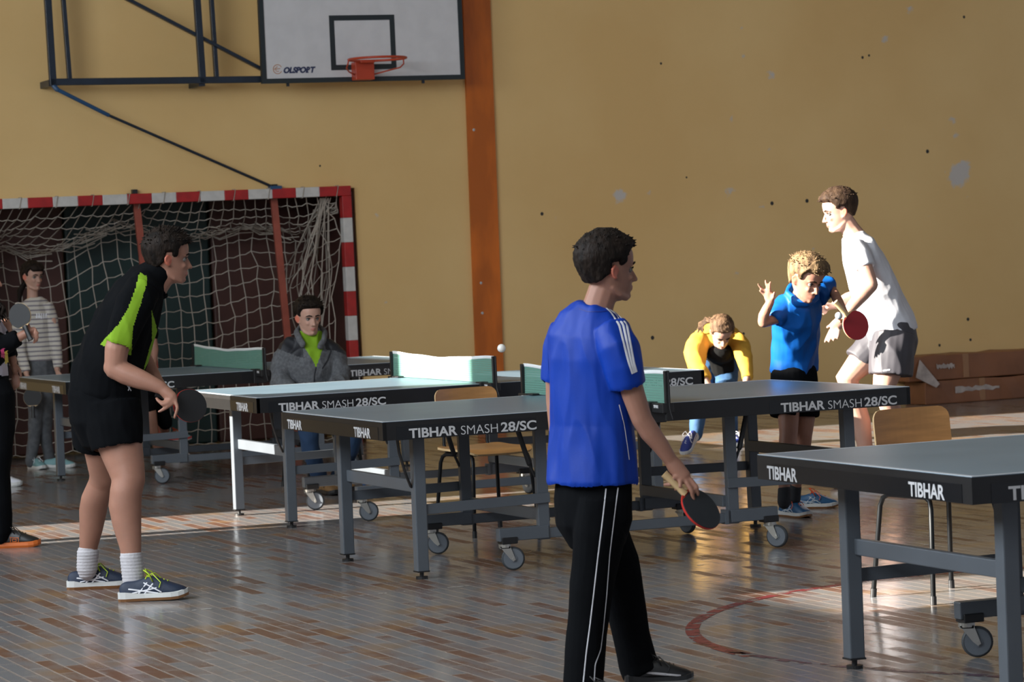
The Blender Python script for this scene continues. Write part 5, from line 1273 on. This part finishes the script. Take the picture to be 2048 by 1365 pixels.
for k in range(30):
    j = lambda a: rnd.uniform(-a, a)
    tube(bm, [ML @ F.p(-55+j(10), 560, j(.08)), ML @ F.p(-35+j(20), 590, -.08+j(.04)), ML @ F.p(-12+j(22), 615, -.10+j(.04)), ML @ F.p(-5+j(20), 638+j(8), -.12+j(.03))], [.012, .012, .010, .003], n=6)
link_mesh('long_hair', bm, M_hairD, rt, smooth=True)
s = B_(); tube(s, F.P([(-32, 790), (-32, 750), (-34, 700), (-36, 655), (-37, 635)]), [(.19, .13), (.185, .13), (.185, .13), (.165, .10), (.09, .07)], n=24)
tube(s, F.P([(-30, 660, -.12), (-12, 690, -.19), (10, 690, -.2), (36, 676, -.2)]), [.07, .062, .052, .042], n=16, round_caps=False); tube(s, F.P([(-15, 655, .14), (8, 680, .16), (20, 716, .14)]), [.065, .06, .05], n=16, round_caps=False)
M_tee = mat('grey_violet_print_cloth', (.42, .38, .44), .8); M_pink = mat('pink_print', (.55, .05, .16), .7); M_yel = mat('yellow_print', (.6, .45, .06), .7)
ja = grow('jacket', s, [M_black, M_tee, M_pink, M_yel], rt, .0065, 4, folds(.008, 9, 6, 3))
paint(ja, [(0, 625), (8, 640), (16, 655), (10, 670), (-6, 660)], 1); paint(ja, [(-2, 735), (14, 720), (17, 752), (-6, 752)], 1); paint(ja, [(2, 700), (9, 696), (9, 716), (2, 716)], 2); paint(ja, [(9, 704), (15, 702), (17, 726), (10, 728)], 3)
s = B_(); tube(s, F.P([(-30, 770), (-30, 800)]), [(.18, .13), (.18, .14)])
tube(s, F.P([(-10, 790, -.06), (-2, 860, -.06), (-6, 950, -.08), (0, 1065, -.08)]), [.11, .085, .072, .068], n=18); tube(s, F.P([(-50, 790, .08), (-70, 930, .12), (-85, 1060, .14)]), [.11, .08, .068], n=18)
grow('trousers', s, [M_black], rt, .007, 4, folds(.007, 8, 5, 3))
M_or = mat('orange_outsole', (.62, .14, .02), .5)
g = ground(-22, 1098); sho = shoe(rt, g, R(2), .285, (M_bshoe, [M_or, M_or]), M_bshoe, [(.125, .026, .175, .026, .004), (.125, .060, .175, .055, .004), (.127, .026, .127, .060, .004), (.173, .026, .173, .056, .004), (.138, .036, .160, .036, .004), (.138, .050, .160, .048, .004), (.139, .036, .139, .050, .004), (.160, .036, .160, .048, .004)], 0, markm=M_or)
g = ground(-110, 1085); shoe(rt, g, R(2), .285, (M_bshoe, [M_or, M_or]), M_bshoe, None, 0)
racket(17.02, (40, 632), (76, 694), (-.35, -.93, .1), 0, M_rubK, M_rubR, 'dark racket in the raised hand at the left edge of the photo', hm=M_dark, sc=.88)

# ================================================================== player half hidden behind the man, and a lone shoe
F = Fig('person in dark clothes almost hidden behind the man in black and lime', (300, 918), 24.1)
b = F.body; rt = F.root
HM = head_matrix(F.p(283, 566), 20, 5, 0, .92); head(b, HM)
tube(b, F.P([(283, 620), (283, 598), (283, 582)]), [.055, .042, .042]); tube(b, F.P([(284, 760), (283, 690), (283, 625)]), [(.11, .08), (.10, .075), (.11, .07)])
tube(b, F.P([(300, 640, -.06), (309, 700, -.08), (306, 740, -.14)]), [.034, .032, .024]); hand_px(b, F, (306, 738, -.14), (304, 752, -.16), [[(300+k*3, 760, -.17), (300+k*3, 768, -.17)] for k in range(4)], [(311, 752, -.18), (312, 759, -.18)], rp=(.024, .013), fr=.0075)
tube(b, F.P([(292, 800, 0), (302, 830, -.04), (306, 865, -.04), (318, 905, 0)]), [.06, .046, .042, .032]); tube(b, F.P([(278, 800, .1), (322, 835, .12), (330, 865, .2)]), [.06, .046, .034])
bd = grow('body', b, SK, rt, .006, 4); face_details(rt, bd, HM, M_hairD); hair(rt, HM, M_hairD, seed=3)
s = B_(); tube(s, F.P([(284, 765), (283, 700), (283, 640), (283, 615)]), [(.13, .10), (.12, .09), (.125, .085), (.06, .05)], n=20); tube(s, F.P([(298, 630, -.04), (306, 670, -.07)]), [.05, .046], n=14); grow('shirt', s, [M_black], rt, .007, 4)
s = B_(); tube(s, F.P([(285, 750), (288, 790)]), [(.13, .10), (.13, .11)], n=20); tube(s, F.P([(292, 780, -.02), (297, 812, -.03)]), [.075, .07], n=14); tube(s, F.P([(284, 780, .06), (318, 815, .1), (330, 845, .12)]), [.08, .072, .062], n=14); grow('shorts', s, [M_black], rt, .007, 4)
g = ground(306, 922); shoe(rt, g+Vector((.06, 0, 0)), R(0), .24, (M_wt, [M_wsole, M_wsole]), M_stripe, None, 0); shoe(rt, F.p(322, 884, .2), R(0), .24, (M_mint, [M_rededge, M_wsole]), M_orl, None, 0)
lone = empty('shoe', ground(-28, 976), 0, 'single pale shoe at the left edge, behind the orange-soled one', 'shoe'); bpy.context.view_layer.update()
shoe(lone, ground(-28, 976), 0.0, .26, (M_wt, [M_wsole, M_wsole]), M_stripe, None, 0, name='upper')
